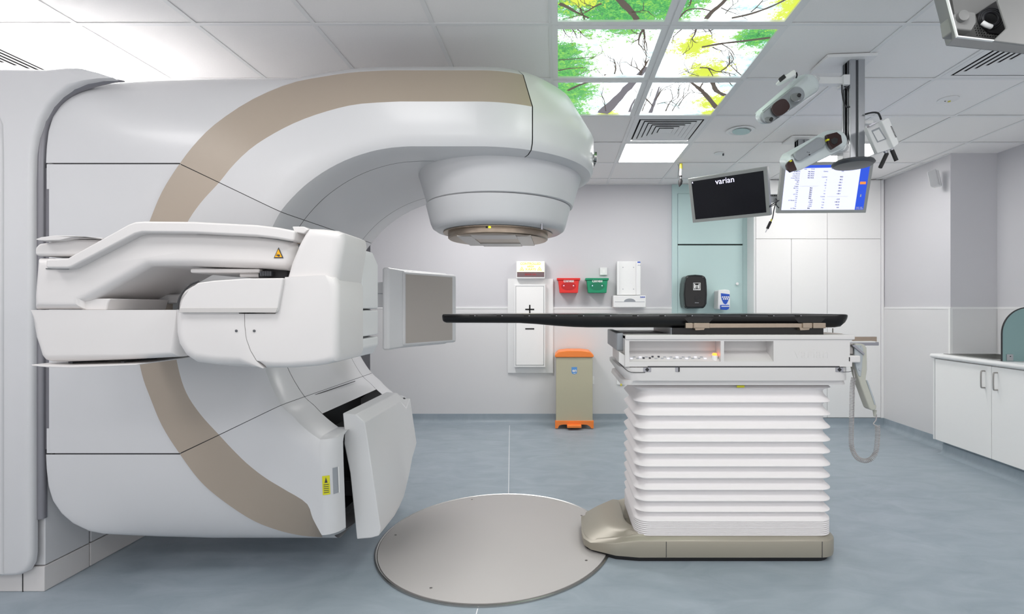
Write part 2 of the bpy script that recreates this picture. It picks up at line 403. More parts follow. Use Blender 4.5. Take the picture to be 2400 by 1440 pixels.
# backlit ceiling picture
def sky_mat(name, gx, gy):
    m = bpy.data.materials.new(name); m.use_nodes = True; nt = m.node_tree; N = nt.nodes; L = nt.links
    b = N['Principled BSDF']; tc = N.new('ShaderNodeTexCoord')
    def noise(s, det, rough=.6, vec=None, dist=0):
        n = N.new('ShaderNodeTexNoise'); n.inputs['Scale'].default_value = s; n.inputs['Detail'].default_value = det; n.inputs['Roughness'].default_value = rough
        n.inputs['Distortion'].default_value = dist
        L.new(vec or tc.outputs['Object'], n.inputs['Vector']); return n.outputs['Fac']
    def math_(op, a, bb, clamp=False):
        n = N.new('ShaderNodeMath'); n.operation = op; n.use_clamp = clamp
        for i, v in enumerate((a, bb)):
            if isinstance(v, (int, float)): n.inputs[i].default_value = v
            elif v is not None: L.new(v, n.inputs[i])
        return n.outputs[0]
    def blob(x, y, r):
        n = N.new('ShaderNodeVectorMath'); n.operation = 'DISTANCE'; L.new(tc.outputs['Object'], n.inputs[0]); n.inputs[1].default_value = (x, y, CEIL)
        return math_('SUBTRACT', 1.0, math_('DIVIDE', n.outputs['Value'], r))
    def mask(bl):
        o = None
        for q in bl:
            v = blob(*q); o = v if o is None else math_('MAXIMUM', o, v)
        return o
    greens = mask([(.30, 2.35, .34), (.5, 2.3, .25), (.02, 2.78, .16), (.0, 3.02, .24), (1.05, 2.62, .14), (.15, 2.1, .55), (.45, 2.15, .38), (-.05, 2.9, .30), (.05, 3.3, .26), (.02, 3.6, .24), (.12, 3.75, .16), (1.25, 2.7, .20), (.2, 1.5, .6), (1.3, 2.1, .35)])
    yell = mask([(.75, 2.72, .17), (.9, 3.0, .18), (1.1, 3.45, .2), (1.15, 3.65, .15), (.7, 2.15, .12), (.1, 2.2, .22), (.36, 3.65, .10), (1.2, 2.35, .25), (.8, 1.7, .35)])
    fine = noise(95, 6, .8); mid = noise(17, 6, .75); big = noise(5, 3)
    leafn = math_('ADD', math_('MULTIPLY', math_('SUBTRACT', fine, .5), 2.6), math_('MULTIPLY', math_('SUBTRACT', mid, .5), 2.4))
    def cover(mk, thr, gain):
        return math_('MULTIPLY', math_('SUBTRACT', math_('ADD', math_('MULTIPLY', mk, 1.1), leafn), thr), gain, True)
    g = cover(greens, .10, 5); y = cover(yell, .25, 4)
    cr = N.new('ShaderNodeValToRGB'); e = cr.color_ramp.elements
    e[0].position = .38; e[0].color = (lin(14), lin(62), lin(26), 1); e[1].position = .62; e[1].color = (lin(128), lin(168), lin(52), 1)
    e2 = e.new(.5); e2.color = (lin(48), lin(132), lin(62), 1)
    L.new(math_('ADD', math_('MULTIPLY', fine, .6), math_('MULTIPLY', mid, .4)), cr.inputs[0])
    skyc = N.new('ShaderNodeValToRGB'); e = skyc.color_ramp.elements
    e[0].position = .36; e[0].color = (lin(140), lin(176), lin(182), 1); e[1].position = .53; e[1].color = (.9, .97, 1, 1)
    L.new(math_('ADD', math_('MULTIPLY', big, .5), math_('MULTIPLY', mid, .5)), skyc.inputs[0])
    m1 = N.new('ShaderNodeMix'); m1.data_type = 'RGBA'; L.new(g, m1.inputs[0]); L.new(skyc.outputs[0], m1.inputs[6]); L.new(cr.outputs[0], m1.inputs[7])
    m2 = N.new('ShaderNodeMix'); m2.data_type = 'RGBA'; L.new(math_('MULTIPLY', y, 1.0), m2.inputs[0]); L.new(m1.outputs[2], m2.inputs[6]); m2.inputs[7].default_value = (lin(160), lin(172), lin(48), 1)
    b.inputs['Base Color'].default_value = (.05, .05, .05, 1); b.inputs['Roughness'].default_value = .3
    L.new(m2.outputs[2], b.inputs['Emission Color']); b.inputs['Emission Strength'].default_value = SKY_E
    return m
SM = sky_mat('forest_print', 0, 0)
sk = empty('ceiling_picture', (.56, 2.5, CEIL)); tag(sk, 'large backlit ceiling picture of tree tops against the sky, in square panes', 'ceiling picture')
panes = {}
for kx, ky in sorted(SKYT):
    x0, y0 = GX0 + kx * T, GY0 + ky * T
    bm = bmesh.new()
    for a in ((.004, .034, .004, T - .004), (T - .034, T - .004, .004, T - .004), (.034, T - .034, .004, .034), (.034, T - .034, T - .034, T - .004)):
        bm_box(bm, x0 + a[0], x0 + a[1], y0 + a[2], y0 + a[3], CEIL - .006, CEIL + .012)
    fin('pane_frame', bm, 'grid', sk)
    o = box('picture_pane', x0 + .034, x0 + T - .034, y0 + .034, y0 + T - .034, CEIL + .004, CEIL + .008, SM, sk); panes[(kx, ky)] = o
# printed trunks and branches on the panes (thin flat print just under each pane)
ribs = {}
def rib(pts, w0, w1, m='branch'):
    """pts in picture pixels on the ceiling plane"""
    W = []
    for x, y in crom(pts, 4):
        d = 1.434 * F / (CY - y); W.append(Vector(((x - CX) / F * d, d, 0)))
    n = len(W); L_, R_ = [], []
    for i, p in enumerate(W):
        t = (W[min(i + 1, n - 1)] - W[max(i - 1, 0)]); t = Vector((t.y, -t.x, 0)).normalized()
        wd = (w0 + (w1 - w0) * i / (n - 1)) * random.uniform(.85, 1.15)
        L_.append(p + t * wd); R_.append(p - t * wd)
    for i in range(n - 1):
        c = (W[i] + W[i + 1]) / 2
        k = (math.floor((c.x - GX0) / T), math.floor((c.y - GY0) / T))
        if k not in panes: continue
        fx = (c.x - GX0) / T % 1 * T; fy = (c.y - GY0) / T % 1 * T
        if min(fx, T - fx, fy, T - fy) < .036: continue
        ribs.setdefault((k, m), []).append((L_[i], L_[i + 1], R_[i + 1], R_[i]))
def twig(x, y, ang, ln, w, depth, m='branch'):
    pts = [(x, y)]
    a = ang
    for i in range(3):
        a += random.uniform(-.35, .35); x += math.cos(a) * ln / 3; y += math.sin(a) * ln / 3; pts.append((x, y))
        if depth: twig(x, y, a + random.choice((-1, 1)) * random.uniform(.4, .9), ln * .55, w * .55, depth - 1, m)
    if min(p[1] for p in pts) > -160 and max(p[1] for p in pts) < 270: rib(pts, w, w * .35, m)
rib([(1446, -6), (1462, 12), (1478, 28), (1493, 48), (1505, 70)], .020, .012)
rib([(1300, 6), (1325, 16), (1350, 30), (1380, 44)], .012, .005)
rib([(1412, 267), (1440, 240), (1470, 208), (1492, 185), (1515, 158)], .045, .013, 'branch_pale')
rib([(1330, 214), (1360, 200), (1395, 188), (1420, 176)], .012, .006)
rib([(1303, 168), (1335, 162), (1372, 160)], .009, .004); rib([(1303, 142), (1340, 140), (1392, 135)], .006, .003)
rib([(1652, 50), (1668, 30), (1690, 12), (1710, -10)], .013, .009)
rib([(1590, 46), (1610, 26), (1640, 22), (1668, 28)], .005, .004)
rib([(1715, 44), (1760, 34), (1810, 16), (1850, -4)], .009, .005)
rib([(1645, 112), (1690, 104), (1740, 98), (1805, 90)], .008, .011)
rib([(1680, 255), (1655, 225), (1640, 210), (1622, 196), (1612, 186)], .020, .006)
rib([(1700, 225), (1680, 215), (1672, 200), (1668, 186)], .016, .014)
rib([(1524, 266), (1534, 240), (1540, 222), (1545, 205)], .014, .004, 'branch_pale')
rib([(1475, 264), (1482, 245), (1496, 222)], .011, .004, 'branch_pale')
for x, y, a, l, wd, dp in ((1536, 236, -1.0, 40, .006, 2), (1540, 245, -.5, 50, .006, 2), (1530, 250, -2.0, 40, .005, 1), (1500, 178, -1.2, 40, .009, 2), (1505, 172, -2.2, 45, .005, 1),
                           (1440, 175, -1.0, 36, .005, 2), (1508, 70, 1.9, 38, .008, 2), (1508, 70, 1.2, 40, .006, 2), (1340, 68, 1.3, 20, .004, 1), (1350, 68, .6, 36, .004, 1),
                           (1632, 68, 1.8, 26, .006, 2), (1660, 68, 1.2, 18, .004, 1), (1640, 210, -1.3, 26, .006, 1), (1650, 222, -2.7, 34, .004, 1), (1700, 186, .6, 20, .006, 1),
                           (1640, 160, .3, 60, .008, 2), (1690, 168, -.6, 40, .006, 2), (1690, 104, .4, 40, .004, 1), (1670, 112, .5, 30, .004, 1), (1620, 0, 1.6, 18, .005, 1),
                           (1700, 34, -.6, 40, .003, 1), (1760, 30, -.5, 50, .004, 1), (1600, 130, -.5, 30, .003, 1), (1420, 262, -1.9, 40, .004, 1), (1590, 250, -1.0, 60, .004, 2),
                           (1410, 10, 2.4, 60, .006, 2), (1360, 20, 1.0, 30, .005, 1), (1480, 30, -.3, 40, .005, 1), (1440, 80, .4, 24, .003, 0), (1560, 262, -1.4, 50, .005, 2), (1575, 262, -1.1, 60, .004, 2), (1505, 262, -1.5, 40, .004, 2), (1385, 140, -.3, 30, .003, 1), (1320, 70, 1.2, 30, .003, 2), (1600, 68, 2.2, 40, .004, 2), (1560, 100, 1.9, 30, .003, 2), (1740, 180, -2.4, 50, .004, 2), (1640, 180, -2.7, 40, .004, 2), (1590, 175, -.4, 50, .003, 2), (1700, 60, 2.6, 70, .004, 2), (1460, 176, -1.8, 30, .003, 2), (1350, 176, -.5, 50, .003, 2), (1690, 20, .2, 50, .003, 2)):
    twig(x, y, a, l, wd, dp)
for (k, m), quads in ribs.items():
    bm = bmesh.new()
    for q in quads: bm.faces.new([bm.verts.new((v.x, v.y, CEIL + .0035)) for v in q])
    fin('branch_print', bm, m, panes[k])['kind'] = 'stuff'

# small ceiling fittings
def cp(px, py):
    d = 1.434 * F / (CY - py); return (px - CX) / F * d, d
x, y = cp(1735, 306)
r = empty('ceiling_speaker', (x, y, CEIL)); tag(r, 'round recessed ceiling fitting with a tilted pale teal disc', 'ceiling fitting')
lathe('rim', [(.105, -.001), (.11, -.004), (.085, -.007), (.082, -.002), (.075, .012), (.1, .012)], (x, y, CEIL), 'grid', r)
bm = bmesh.new()
bmesh.ops.create_cone(bm, cap_ends=True, segments=32, radius1=.068, radius2=.068, depth=.004, matrix=Matrix.Translation((x + .006, y, CEIL - .010)) @ Matrix.Rotation(.10, 4, 'Y'))
fin('disc', bm, 'teal', r)
x, y = cp(1685, 360)
r = empty('sprinkler', (x, y, CEIL)); tag(r, 'small flush white sprinkler cover in a tile right of the lit panel', 'sprinkler')
lathe('cover_plate', [(.045, 0), (.045, -.003), (.03, -.006), (.0, -.006)], (x, y, CEIL + .003), 'white_trim', r, n=24)
lathe('sensor_tip', [(.008, 0), (.008, -.02), (.0, -.022)], (x + .04, y, CEIL), 'alu_dark', r, n=12)
x, y = cp(2222, 234)
r = empty('emergency_light', (x, y, CEIL)); tag(r, 'small round ceiling emergency light with two tiny lamps, near the right', 'emergency light')
lathe('cover_plate', [(.062, .003), (.062, -.002), (.04, -.008), (.0, -.010)], (x, y, CEIL), 'white_trim', r, n=28)
lathe('lamp', [(.009, 0), (.009, -.006), (.0, -.008)], (x + .008, y, CEIL - .008), 'plug_yellow', r, n=10)
lathe('test_button', [(.004, 0), (.004, -.004), (.0, -.005)], (x - .02, y, CEIL - .008), 'dark', r, n=10)

# ------------------------------------------------------------------ machine stand (left)
st = empty('machine_stand', (-2.9, 2.6, 0)); tag(st, 'tall white upright stand at the far left carrying the rotating gantry', 'machine stand')
cov = [(-200, 166), (30, 165), (118, 166), (165, 161), (200, 164), (240, 176), (276, 188), (240, 189), (205, 196), (172, 209), (146, 227), (124, 250), (105, 284), (93, 325), (87, 365), (85, 430),
       (85, 1295), (82, 1318), (72, 1336), (54, 1345), (30, 1347), (-200, 1347)]
cov = [(CX + (x - CX) * 2.298 / 2.275, CY + (y - CY) * 2.298 / 2.275) for x, y in cov]
rprism('front_cover', cov, 2.275, 2.305, .02, 'shell', st, wt=lambda i: {4: .3, 5: 0, 6: 0, 7: 0, 8: .3}.get(i, 1))
ridge = rprism('front_ridge', [(-200, 190), (-60, 215), (-20, 240), (0, 290), (2, 360), (2, 1350), (-200, 1350)], 2.262, 2.283, .014, 'shell', st)
tube('cover_seam', [P(4, 195, 2.282), P(58, 195, 2.282), P(129, 222, 2.282)], .0018, 'alu_dark', st)
box('stand_body', XL + .01, -2.52, 2.32, 3.5, .15, 2.42, 'shell', st, bev=.02)
# plinth with joints
for y0, y1 in ((2.32, 2.545), (2.549, 3.0), (3.004, 3.45)):
    box('plinth_panel', XL + .01 if y0 == 2.32 else -2.6, -2.417, y0, y1, 0, .118, 'shell_warm', st, bev=.004, seg=2)
for y0, y1, z1 in ((2.325, 2.545, .62), (2.553, 3.0, .42)):
    box('side_panel', -2.5, -2.4185, y0, y1, .122, z1, 'shell', st, bev=.004, seg=2)
box('plinth_joint', XW(52, 2.318), XW(53.5, 2.318), 2.3175, 2.322, 0, .115, 'core', st)
# silver ring edge visible between stand and gantry
path = [(97, 1215), (97, 1000), (97, 700), (97, 430), (98, 360), (102, 316), (111, 282), (130, 248), (153, 224), (182, 207), (213, 197), (245, 192)]
rp = crom([tuple(P(x + 1, y, 2.318)) for x, y in path] + [tuple(P(270, 190, 2.325)), tuple(P(292, 191, 2.35))], 4)
tube('ring_edge', rp, [.0185] * (len(rp) - 14) + [.0185 - .0012 * k for k in range(14)], 'ring_grey', st, n=14)
tube('ring_gap', [P(x - 10, y + (8 if i > 5 else 0) * 0, 2.322) for i, (x, y) in enumerate(path)], .008, 'core', st, n=8, smooth_n=4)

# ------------------------------------------------------------------ rotating gantry
def sms(a, b, x):
    x = min(1, max(0, (x - a) / (b - a))); return x * x * (3 - 2 * x)
ZC, YC, XN = 1.330, 2.861, -.38
ga = empty('gantry', (-1.2, YC, ZC)); tag(ga, 'huge white and beige C-shaped rotating gantry of a radiotherapy machine', 'radiotherapy machine')
def interp(tab, x):
    for (a, b), (c, d) in zip(tab[:-1], tab[1:]):
        if x <= c: return b + (d - b) * max(0, (x - a)) / (c - a)
    return tab[-1][1]
HALF = [(108, 342), (109, 382), (112, 416), (120, 448), (139, 479), (163, 503), (194, 521), (222, 528), (278, 532), (330, 536), (450, 541), (1400, 541)]
def kroll(px): return .10 + .90 * sms(110, 430, px)
SX = [108, 108.5, 109, 110.5, 112, 114.5, 117, 121, 125, 132, 139, 150, 163, 178, 194, 208, 222, 250, 278, 330, 450, 700, 760]
def body_rows(px, s, x_shift=0):
    X = XW(px, 2.31); kr = kroll(px); H = interp(HALF, px) * (2.31 + .155 * kr) / F; zf = min(.75, .683 + (H - .683) * .25); rows = [(.682, 2.31), (zf, 2.31)]
    for k in range(1, 13):
        a = math.radians(90 * k / 12); rows.append((zf + (H - zf) * math.sin(a), 2.31 + .19 * kr * (1 - math.cos(a)) * (H - zf) / .4))
    rows += [(H, 2.62), (H, YC), (H, 5.722 - 2.62), (H * .97, 5.722 - 2.36), (.7, 5.722 - 2.31)]
    return [Vector((X, y, ZC + s * z)) for z, y in rows]
for s, nm in ((1, 'top_cover'), (-1, 'bottom_cover')):
    loft(nm, [body_rows(p, s) for p in SX], 'shell', ga, ang=60)
bm = bmesh.new()
vs = [bm.verts.new(v) for v in (P(115, 0, 2.31), P(426, 0, 2.31), P(426, 0, 2.31), P(115, 0, 2.31))]
for v, z in zip(vs, (.676, .676, -.676, -.676)): v.co.z = ZC + z
bm.faces.new(vs)
for x, za, zb in ((109.5, .676, .56), (109.5, -.56, -.676)):
    q = [bm.verts.new((XW(a, 2.31), 2.31, ZC + z)) for a, z in ((109.5, za), (115.2, za), (115.2, zb), (109.5, zb))]; bm.faces.new(q)
fin('side_cover', bm, 'shell', ga)
box('ring_flange', XW(107, 2.33), XW(122, 2.33), 2.318, 2.34, ZC - .66, ZC + .66, 'ring_grey', ga)
bm = bmesh.new(); bm_box(bm, -2.36, -1.77, 2.314, 5.722 - 2.314, ZC - .72, ZC + .72); fin('inner_frame', bm, 'core', ga)

# C-arm surface
Ak = [(314, 0), (321, 90), (333, 155), (351, 206), (380, 275), (421, 340), (460, 390), (508, 436), (588, 489), (679, 528), (762, 545), (837, 555), (918, 559)]
Bk = [(405, 0), (408, 75), (418, 140), (437, 198), (470, 248), (513.5, 296), (545, 335), (588, 376), (640, 410), (700, 440), (769, 464), (840, 480), (935, 486)]
angs = [0, 7.5, 15, 22, 29, 36.9, 45, 52, 60, 68, 76, 83, 90]
Ck = [(967 - 370 * math.cos(math.radians(a)), 370 * math.sin(math.radians(a))) for a in angs]
Al = Ak[:6] + [(469, 404), (522, 450), (590, 495), (650, 519), (700, 531), (735, 535), (756, 536)]
Bl = Bk[:6] + [(545, 330), (580, 364), (621, 396), (667, 424), (718, 456), (733, 492), (754, 531)]
Cl = [(967 - 368 * math.cos(math.radians(a)), 368 * math.sin(math.radians(a))) for a in (0, 7.5, 15, 22, 29, 36.9)] + \
     [(965 - 362 * math.cos(math.radians(a)), 362 * math.sin(math.radians(a))) for a in (42, 46, 49, 51.5, 53, 54, 55)]
def cr1(tab, t):
    i = min(int(t), len(tab) - 2); f = t - i
    p = [tab[max(i - 1, 0)], tab[i], tab[i + 1], tab[min(i + 2, len(tab) - 1)]]
    return tuple(.5 * (2 * b + (c - a) * f + (2 * a - 5 * b + 4 * c - d) * f * f + (3 * b - a - 3 * c + d) * f ** 3) for a, b, c, d in zip(*p))
def sms(a, b, x):
    x = min(1, max(0, (x - a) / (b - a))); return x * x * (3 - 2 * x)
DB = 2.282
def rows_at(t):
    s = 1 if t >= 0 else -1
    tab = (Ak, Bk, Ck) if s > 0 else (Al, Bl, Cl)
    tt = min(abs(t), 1) * 12
    a, b, c = (cr1(k, tt) for k in tab)
    dA = 2.298
    for _ in range(8):
        z = a[1] / F * dA; q = min(.99, max(0, (z - .75) / .40)); dA = min(2.40, 2.31 + .19 * (1 - math.sqrt(1 - q * q)) - .013)
    A = Vector((XW(a[0], dA), dA, s * a[1] / F * dA)); B = Vector((XW(b[0], DB), DB, s * b[1] / F * DB)); C = Vector((XW(c[0], 2.33), 2.335, s * c[1] / F * 2.33))
    n = Vector((A.x - B.x, 0, A.z - B.z)); n = n.normalized() if n.length > 1e-4 else Vector((0, 0, s))
    o2, o1 = ((.10, .055) if s > 0 else (.02, .012)); k = sms(250, 520, a[1]); o2 *= k; o1 *= k
    if t < -.6: n = Vector((n.x * .2, 0, -1)).normalized()
    cb = (B - C); cb.y = 0; cb.normalize()
    dip = .085 * max(0, 1 - (t / .42) ** 2) ** 1 if abs(t) < .42 else 0     # softly dished flank between the two joints
    Mid1 = B.lerp(C, .35); Mid2 = B.lerp(C, .7)
    def at(p, y): return Vector((p.x, y, p.z))
    rows = [at(A + n * (o2 + .01), YC), at(A + n * o2, 2.62), at(A + n * o1, A.y + .07), A, B,
            at(Mid1, DB + dip * .7), at(Mid2, DB + dip), at(C + cb * .04, DB + .003 + dip * .8), at(C + cb * .012, DB + .017 + dip * .6), at(C, 2.335 + dip * .3), at(C, 2.49), at(C, YC)]
    if t > 1:       # straight run to the nose
        f = min(t, 2) - 1
        for r in rows: r.x = r.x + (XN - r.x) * f
    if t > 2:
        th = math.pi * (t - 2); out = []
        for r in rows:
            R = YC - r.y; out.append(Vector((XN + R * math.sin(th), YC - R * math.cos(th), r.z)))
        rows = out
    if t < -1:      # rounded lower end
        th = math.pi / 2 * min(1, (-1 - t)); out = []
        for i, r in enumerate(rows):
            out.append(Vector((r.x + .075 * math.sin(th), r.y + (.085 * (1 - math.cos(th)) if 2 <= i <= 9 else 0), r.z)))
        rows = out
    return [Vector((r.x, r.y, r.z + ZC)) for r in rows]
def mirror(rs): return [Vector((r.x, 2 * YC - r.y, r.z)) for r in rs]
def sweep(t0, t1, n, r0, r1, off=None):
    out = []
    for i in range(n + 1):
        r = rows_at(t0 + (t1 - t0) * i / n)[r0:r1 + 1]
        if off is not None: r = [r[0] + Vector((0, off, 0))] + r[1:]
        out.append(r)
    return out
def armpart(name, t0, t1, n, r0, r1, m, back=True, ang=40, off=None):
    g = sweep(t0, t1, n, r0, r1, off)
    for gg in ([g, [mirror(r) for r in g]] if back else [g]):
        bm = bmesh.new()
        vv = [[bm.verts.new(p) for p in r] for r in gg]
        for a, b in zip(vv[:-1], vv[1:]):
            for i in range(len(a) - 1):
                f = (a[i], a[i + 1], b[i + 1], b[i])
                bm.faces.new(f)
        bmesh.ops.remove_doubles(bm, verts=bm.verts, dist=1e-5)
        fin(name, bm, m, ga, smooth=True, ang=ang)
e = .0012; S1, S2, TN = 5 / 12, -5 / 12, 2.145
# dark core just under the covers
def core(t0, t1, n, r0=0):
    g = [rows_at(t0 + (t1 - t0) * i / n)[r0:] for i in range(n + 1)]
    bm = bmesh.new()
    nr = []
    for i, r in enumerate(g):
        row = []
        for j, p in enumerate(r):
            du = g[min(i + 1, n)][j] - g[max(i - 1, 0)][j]; dv = r[min(j + 1, len(r) - 1)] - r[max(j - 1, 0)]
            nn = du.cross(dv)
            nn = nn.normalized() if nn.length > 1e-9 else Vector((0, 0, 0))
            row.append((p, nn))
        nr.append(row)
    # orientation: face row normal must point to -Y at the front
    sgn = -1 if nr[min(2, n)][5 - r0][1].y > 0 else 1
    for mir in (False, True):
        vv = []
        for row in nr:
            q = [p - nn * sgn * .006 for p, nn in row]
            if mir: q = mirror(q)
            vv.append([bm.verts.new(p) for p in q])
        for a, b in zip(vv[:-1], vv[1:]):
            for k in range(len(a) - 1): bm.faces.new((a[k], a[k + 1], b[k + 1], b[k]))
    return fin('inner_frame', bm, 'core', ga)
core(-.55, 0, 30, 3); core(0, 2.0, 50)
gn = []
for i in range(25):
    t = 2 + i / 24
    r = rows_at(t)
    cx = Vector((XN, YC, 0))
    q = []
    for j, p in enumerate(r):
        h = Vector((p.x - XN, p.y - YC, 0)); k = 1 - .007 / max(h.length, .05) if h.length > .01 else 1
        q.append(Vector((XN + h.x * k, YC + h.y * k, p.z + (-.006 if j < 3 else .006 if j > 8 else 0))))
    gn.append(q)
loft('inner_frame', gn, 'core', ga)
armpart('upper_beige_band', S1 + e, 2, 50, 3, 4, 'beige')
armpart('middle_beige_band', S2 + e, S1 - e, 40, 3, 4, 'beige')
armpart('lower_beige_band', -1, S2 - e, 40, 3, 4, 'beige')
armpart('upper_flank', S1 + e, 2, 50, 4, 10, 'shell')
armpart('middle_flank', S2 + e, S1 - e, 40, 4, 10, 'shell')
armpart('lower_flank', -2, S2 - e, 60, 4, 10, 'shell')
armpart('upper_edge', S1 + e, 2, 50, 0, 3, 'shell')
armpart('lower_edge', -2, -.6, 50, 0, 3, 'shell')
armpart('end_base', -2, -1, 16, 3, 4, 'shell')
armpart('upper_soffit', S1 + e, 2, 50, 10, 11, 'shell', off=.004)
armpart('middle_soffit', S2 + e, S1 - e, 30, 10, 11, 'shell', off=.004)
armpart('lower_soffit', -.60, S2 - e, 16, 10, 11, 'shell', off=.004)
# nose
def nose(name, t0, t1, n, r0, r1, m, ang=40):
    g = sweep(t0, t1, n, r0, r1); return loft(name, g, m, ga, ang=ang)
for a, b in ((2, TN - .0015), (3 - TN + 2 + .0015, 3)):
    nose('nose_beige_band', a, b, 8, 3, 4, 'beige'); nose('nose_flank', a, b, 8, 4, 10, 'shell')
    nose('nose_edge', a, b, 8, 0, 3, 'shell')
nose('nose_cap', TN + .0015, 5 - TN - .0015, 40, 0, 10, 'shell')
nose('nose_underside', 2, 3, 32, 10, 11, 'shell')
# raised lettering at the tip of the nose
mt = Matrix.Translation((XN + .579 * math.cos(.06), YC + .579 * math.sin(.06), ZC + .86)) @ Matrix.Rotation(math.pi / 2 + .06, 4, 'Z') @ Matrix.Rotation(math.pi / 2, 4, 'X')
text('lettering', 'varian', .11, mt, 'steel', ga, ext=.007)
# treatment head
lathe('head_collar', [(.455, .760), (.462, .745), (.414, .585), (.408, .582)], (-.335, YC, ZC), 'shell', ga, n=96)
lathe('head_cone', [(.395, .579), (.4105, .577), (.385, .475), (.375, .452), (.352, .437), (.30, .434)], (-.345, YC, ZC), 'shell', ga, n=96)
lathe('mounting_ring', [(.312, .432), (.312, .427), (.285, .427), (.285, .40), (.278, .394), (.255, .392)], (-.35, YC, ZC), 'warm_metal', ga, n=72)
bm = bmesh.new()
cx0 = -.35
for a in ((-.20, -.12, -.2, .2), (.12, .20, -.2, .2), (-.12, .12, -.24, -.10), (-.12, .12, .10, .24)):
    bm_box(bm, cx0 + a[0], cx0 + a[1], YC + a[2], YC + a[3], ZC + .388, ZC + .396)
fin('face_plate', bm, 'metal', ga, bev=.002, seg=2)
box('collimator_window', cx0 - .12, cx0 + .12, YC - .10, YC + .1, ZC + .41, ZC + .42, 'dark', ga)
box('window_slide', cx0 - .115, cx0 + .12, YC + .02, YC + .13, ZC + .395, ZC + .405, 'metal', ga)
for px, py, mm, ww in ((1140.5, 532.8, 'dark', 2.2), (1147.3, 533, 'led_green', 2.6)):
    pbox('indicator_lamp', px - ww, py - 1.3, px + ww, py + 1.3, 2.572, 2.58, mm, ga)
for px, py in ((1094, 525), (1270, 533)):
    c = P(px, py, 2.60); tube('locating_pin', [c + Vector((0, 0, .03)), c + Vector((0, 0, -.012))], .006, 'dark' if px < 1200 else 'silver', ga)
for px, py in ((1083, 556), (1257, 554), (1159, 540)):
    c = P(px, py, 2.95 if px != 1159 else 2.66); tube('screw_knob', [c + Vector((0, 0, .014)), c + Vector((0, 0, -.014))], .011, 'metal', ga, n=10)
    tube('screw_knob', [c + Vector((-.03, 0, 0)), c + Vector((.03, 0, 0))], .004, 'dark', ga, n=6)
# bay in the lower arm and the stowed panel box
bm = bmesh.new()
for a in ((-1.34, -1.33, 2.40, 3.32, .26, .80), (-1.34, -1.07, 2.40, 2.41, .34, .70), (-1.34, -1.14, 3.33, 3.342, .28, .66), (-1.34, -1.1, 2.38, 3.33, .262, .30)):
    bm_box(bm, *a)
fin('bay_lining', bm, 'dark', ga)
box('bay_mechanism', -1.30, -1.10, 2.62, 3.05, .42, .66, 'core', ga, bev=.02)
tube('bay_arm', [(-1.2, 2.5, .72), (-1.06, 2.52, .60), (-1.0, 2.55, .42)], .018, 'alu_dark', ga, smooth_n=4)
box('bay_bracket', -1.16, -1.0, 2.5, 2.56, .38, .46, 'dark', ga, bev=.01)
# lower flank top panel joint
tube('panel_joint', [P(715, 934, 2.495), P(832, 894, 3.05)], .0022, 'core', ga)
f0 = [P(803, 969, 2.44), P(834, 972, 2.44), P(855, 990, 2.44), P(873, 1110, 2.44), P(892, 1240, 2.44), P(888, 1257, 2.44), P(870, 1262, 2.44), P(836, 1265, 2.44), P(820, 1110, 2.44), P(806, 1040, 2.44), P(807, 1015, 2.44)]
bm = bmesh.new(); rings = []
for k in range(9):
    u = k / 8; y = 2.44 + .62 * u; lift = .20 * sms(.62, 1.0, u) + .06 * sms(.35, .8, u)
    rings.append([Vector((p.x, y, p.z + (lift * (1 if p.z < .6 else 0) if True else 0))) for p in f0])
eb = loft('imager_panel_box', rings, 'panel_box', ga, closed=True, cap=True, ang=25)
md = eb.modifiers.new('bevel', 'BEVEL'); md.width = .012; md.segments = 3; md.limit_method = 'ANGLE'; md.angle_limit = math.radians(35); md.harden_normals = True
# yellow laser label with grip recess on the lower end
def on_end(u, z, off=.002):   # u 0..1 round the vertical edge
    r = rows_at(-1 - u); a, b = r[4], r[6]; f = (z - a.z) / (b.z - a.z); b = a.lerp(b, f); return Vector((b.x, b.y, z)) + Vector((math.sin(math.pi / 2 * u), -math.cos(math.pi / 2 * u), 0)) * off
def end_patch(name, u0, u1, z0, z1, m, off, zt=0):
    bm = bmesh.new(); g = []
    for k in range(7):
        u = u0 + (u1 - u0) * k / 6; g.append((bm.verts.new(on_end(u, z0, off)), bm.verts.new(on_end(u, z1, off))))
    for a, b in zip(g[:-1], g[1:]): bm.faces.new((a[0], b[0], b[1], a[1]))
    return fin(name, bm, m, ga, smooth=True)
zl0, zl1 = ZW(1154, 2.32), ZW(1110, 2.32)
lb = end_patch('warning_label', .10, .36, zl0, zl1, 'tag_yellow', .002)
for k in range(5): end_patch('label_line', .14, .32, zl0 + .010 + k * .009, zl0 + .013 + k * .009, 'print', .003)
def tri_on(u, z, h, m):
    bm = bmesh.new(); bm.faces.new([bm.verts.new(on_end(a, b, .0035)) for a, b in ((u - .05, z), (u + .05, z), (u, z + h))]); return fin('warning_triangle', bm, m, ga)
tri_on(.23, zl0 + .056, .026, 'print'); 
end_patch('grip_recess', .47, .66, ZW(1152, 2.34), ZW(1092, 2.34), 'pod_grey', .0015)
end_patch('grip_edge', .66, .70, ZW(1152, 2.34), ZW(1092, 2.34), 'white_trim', .004)

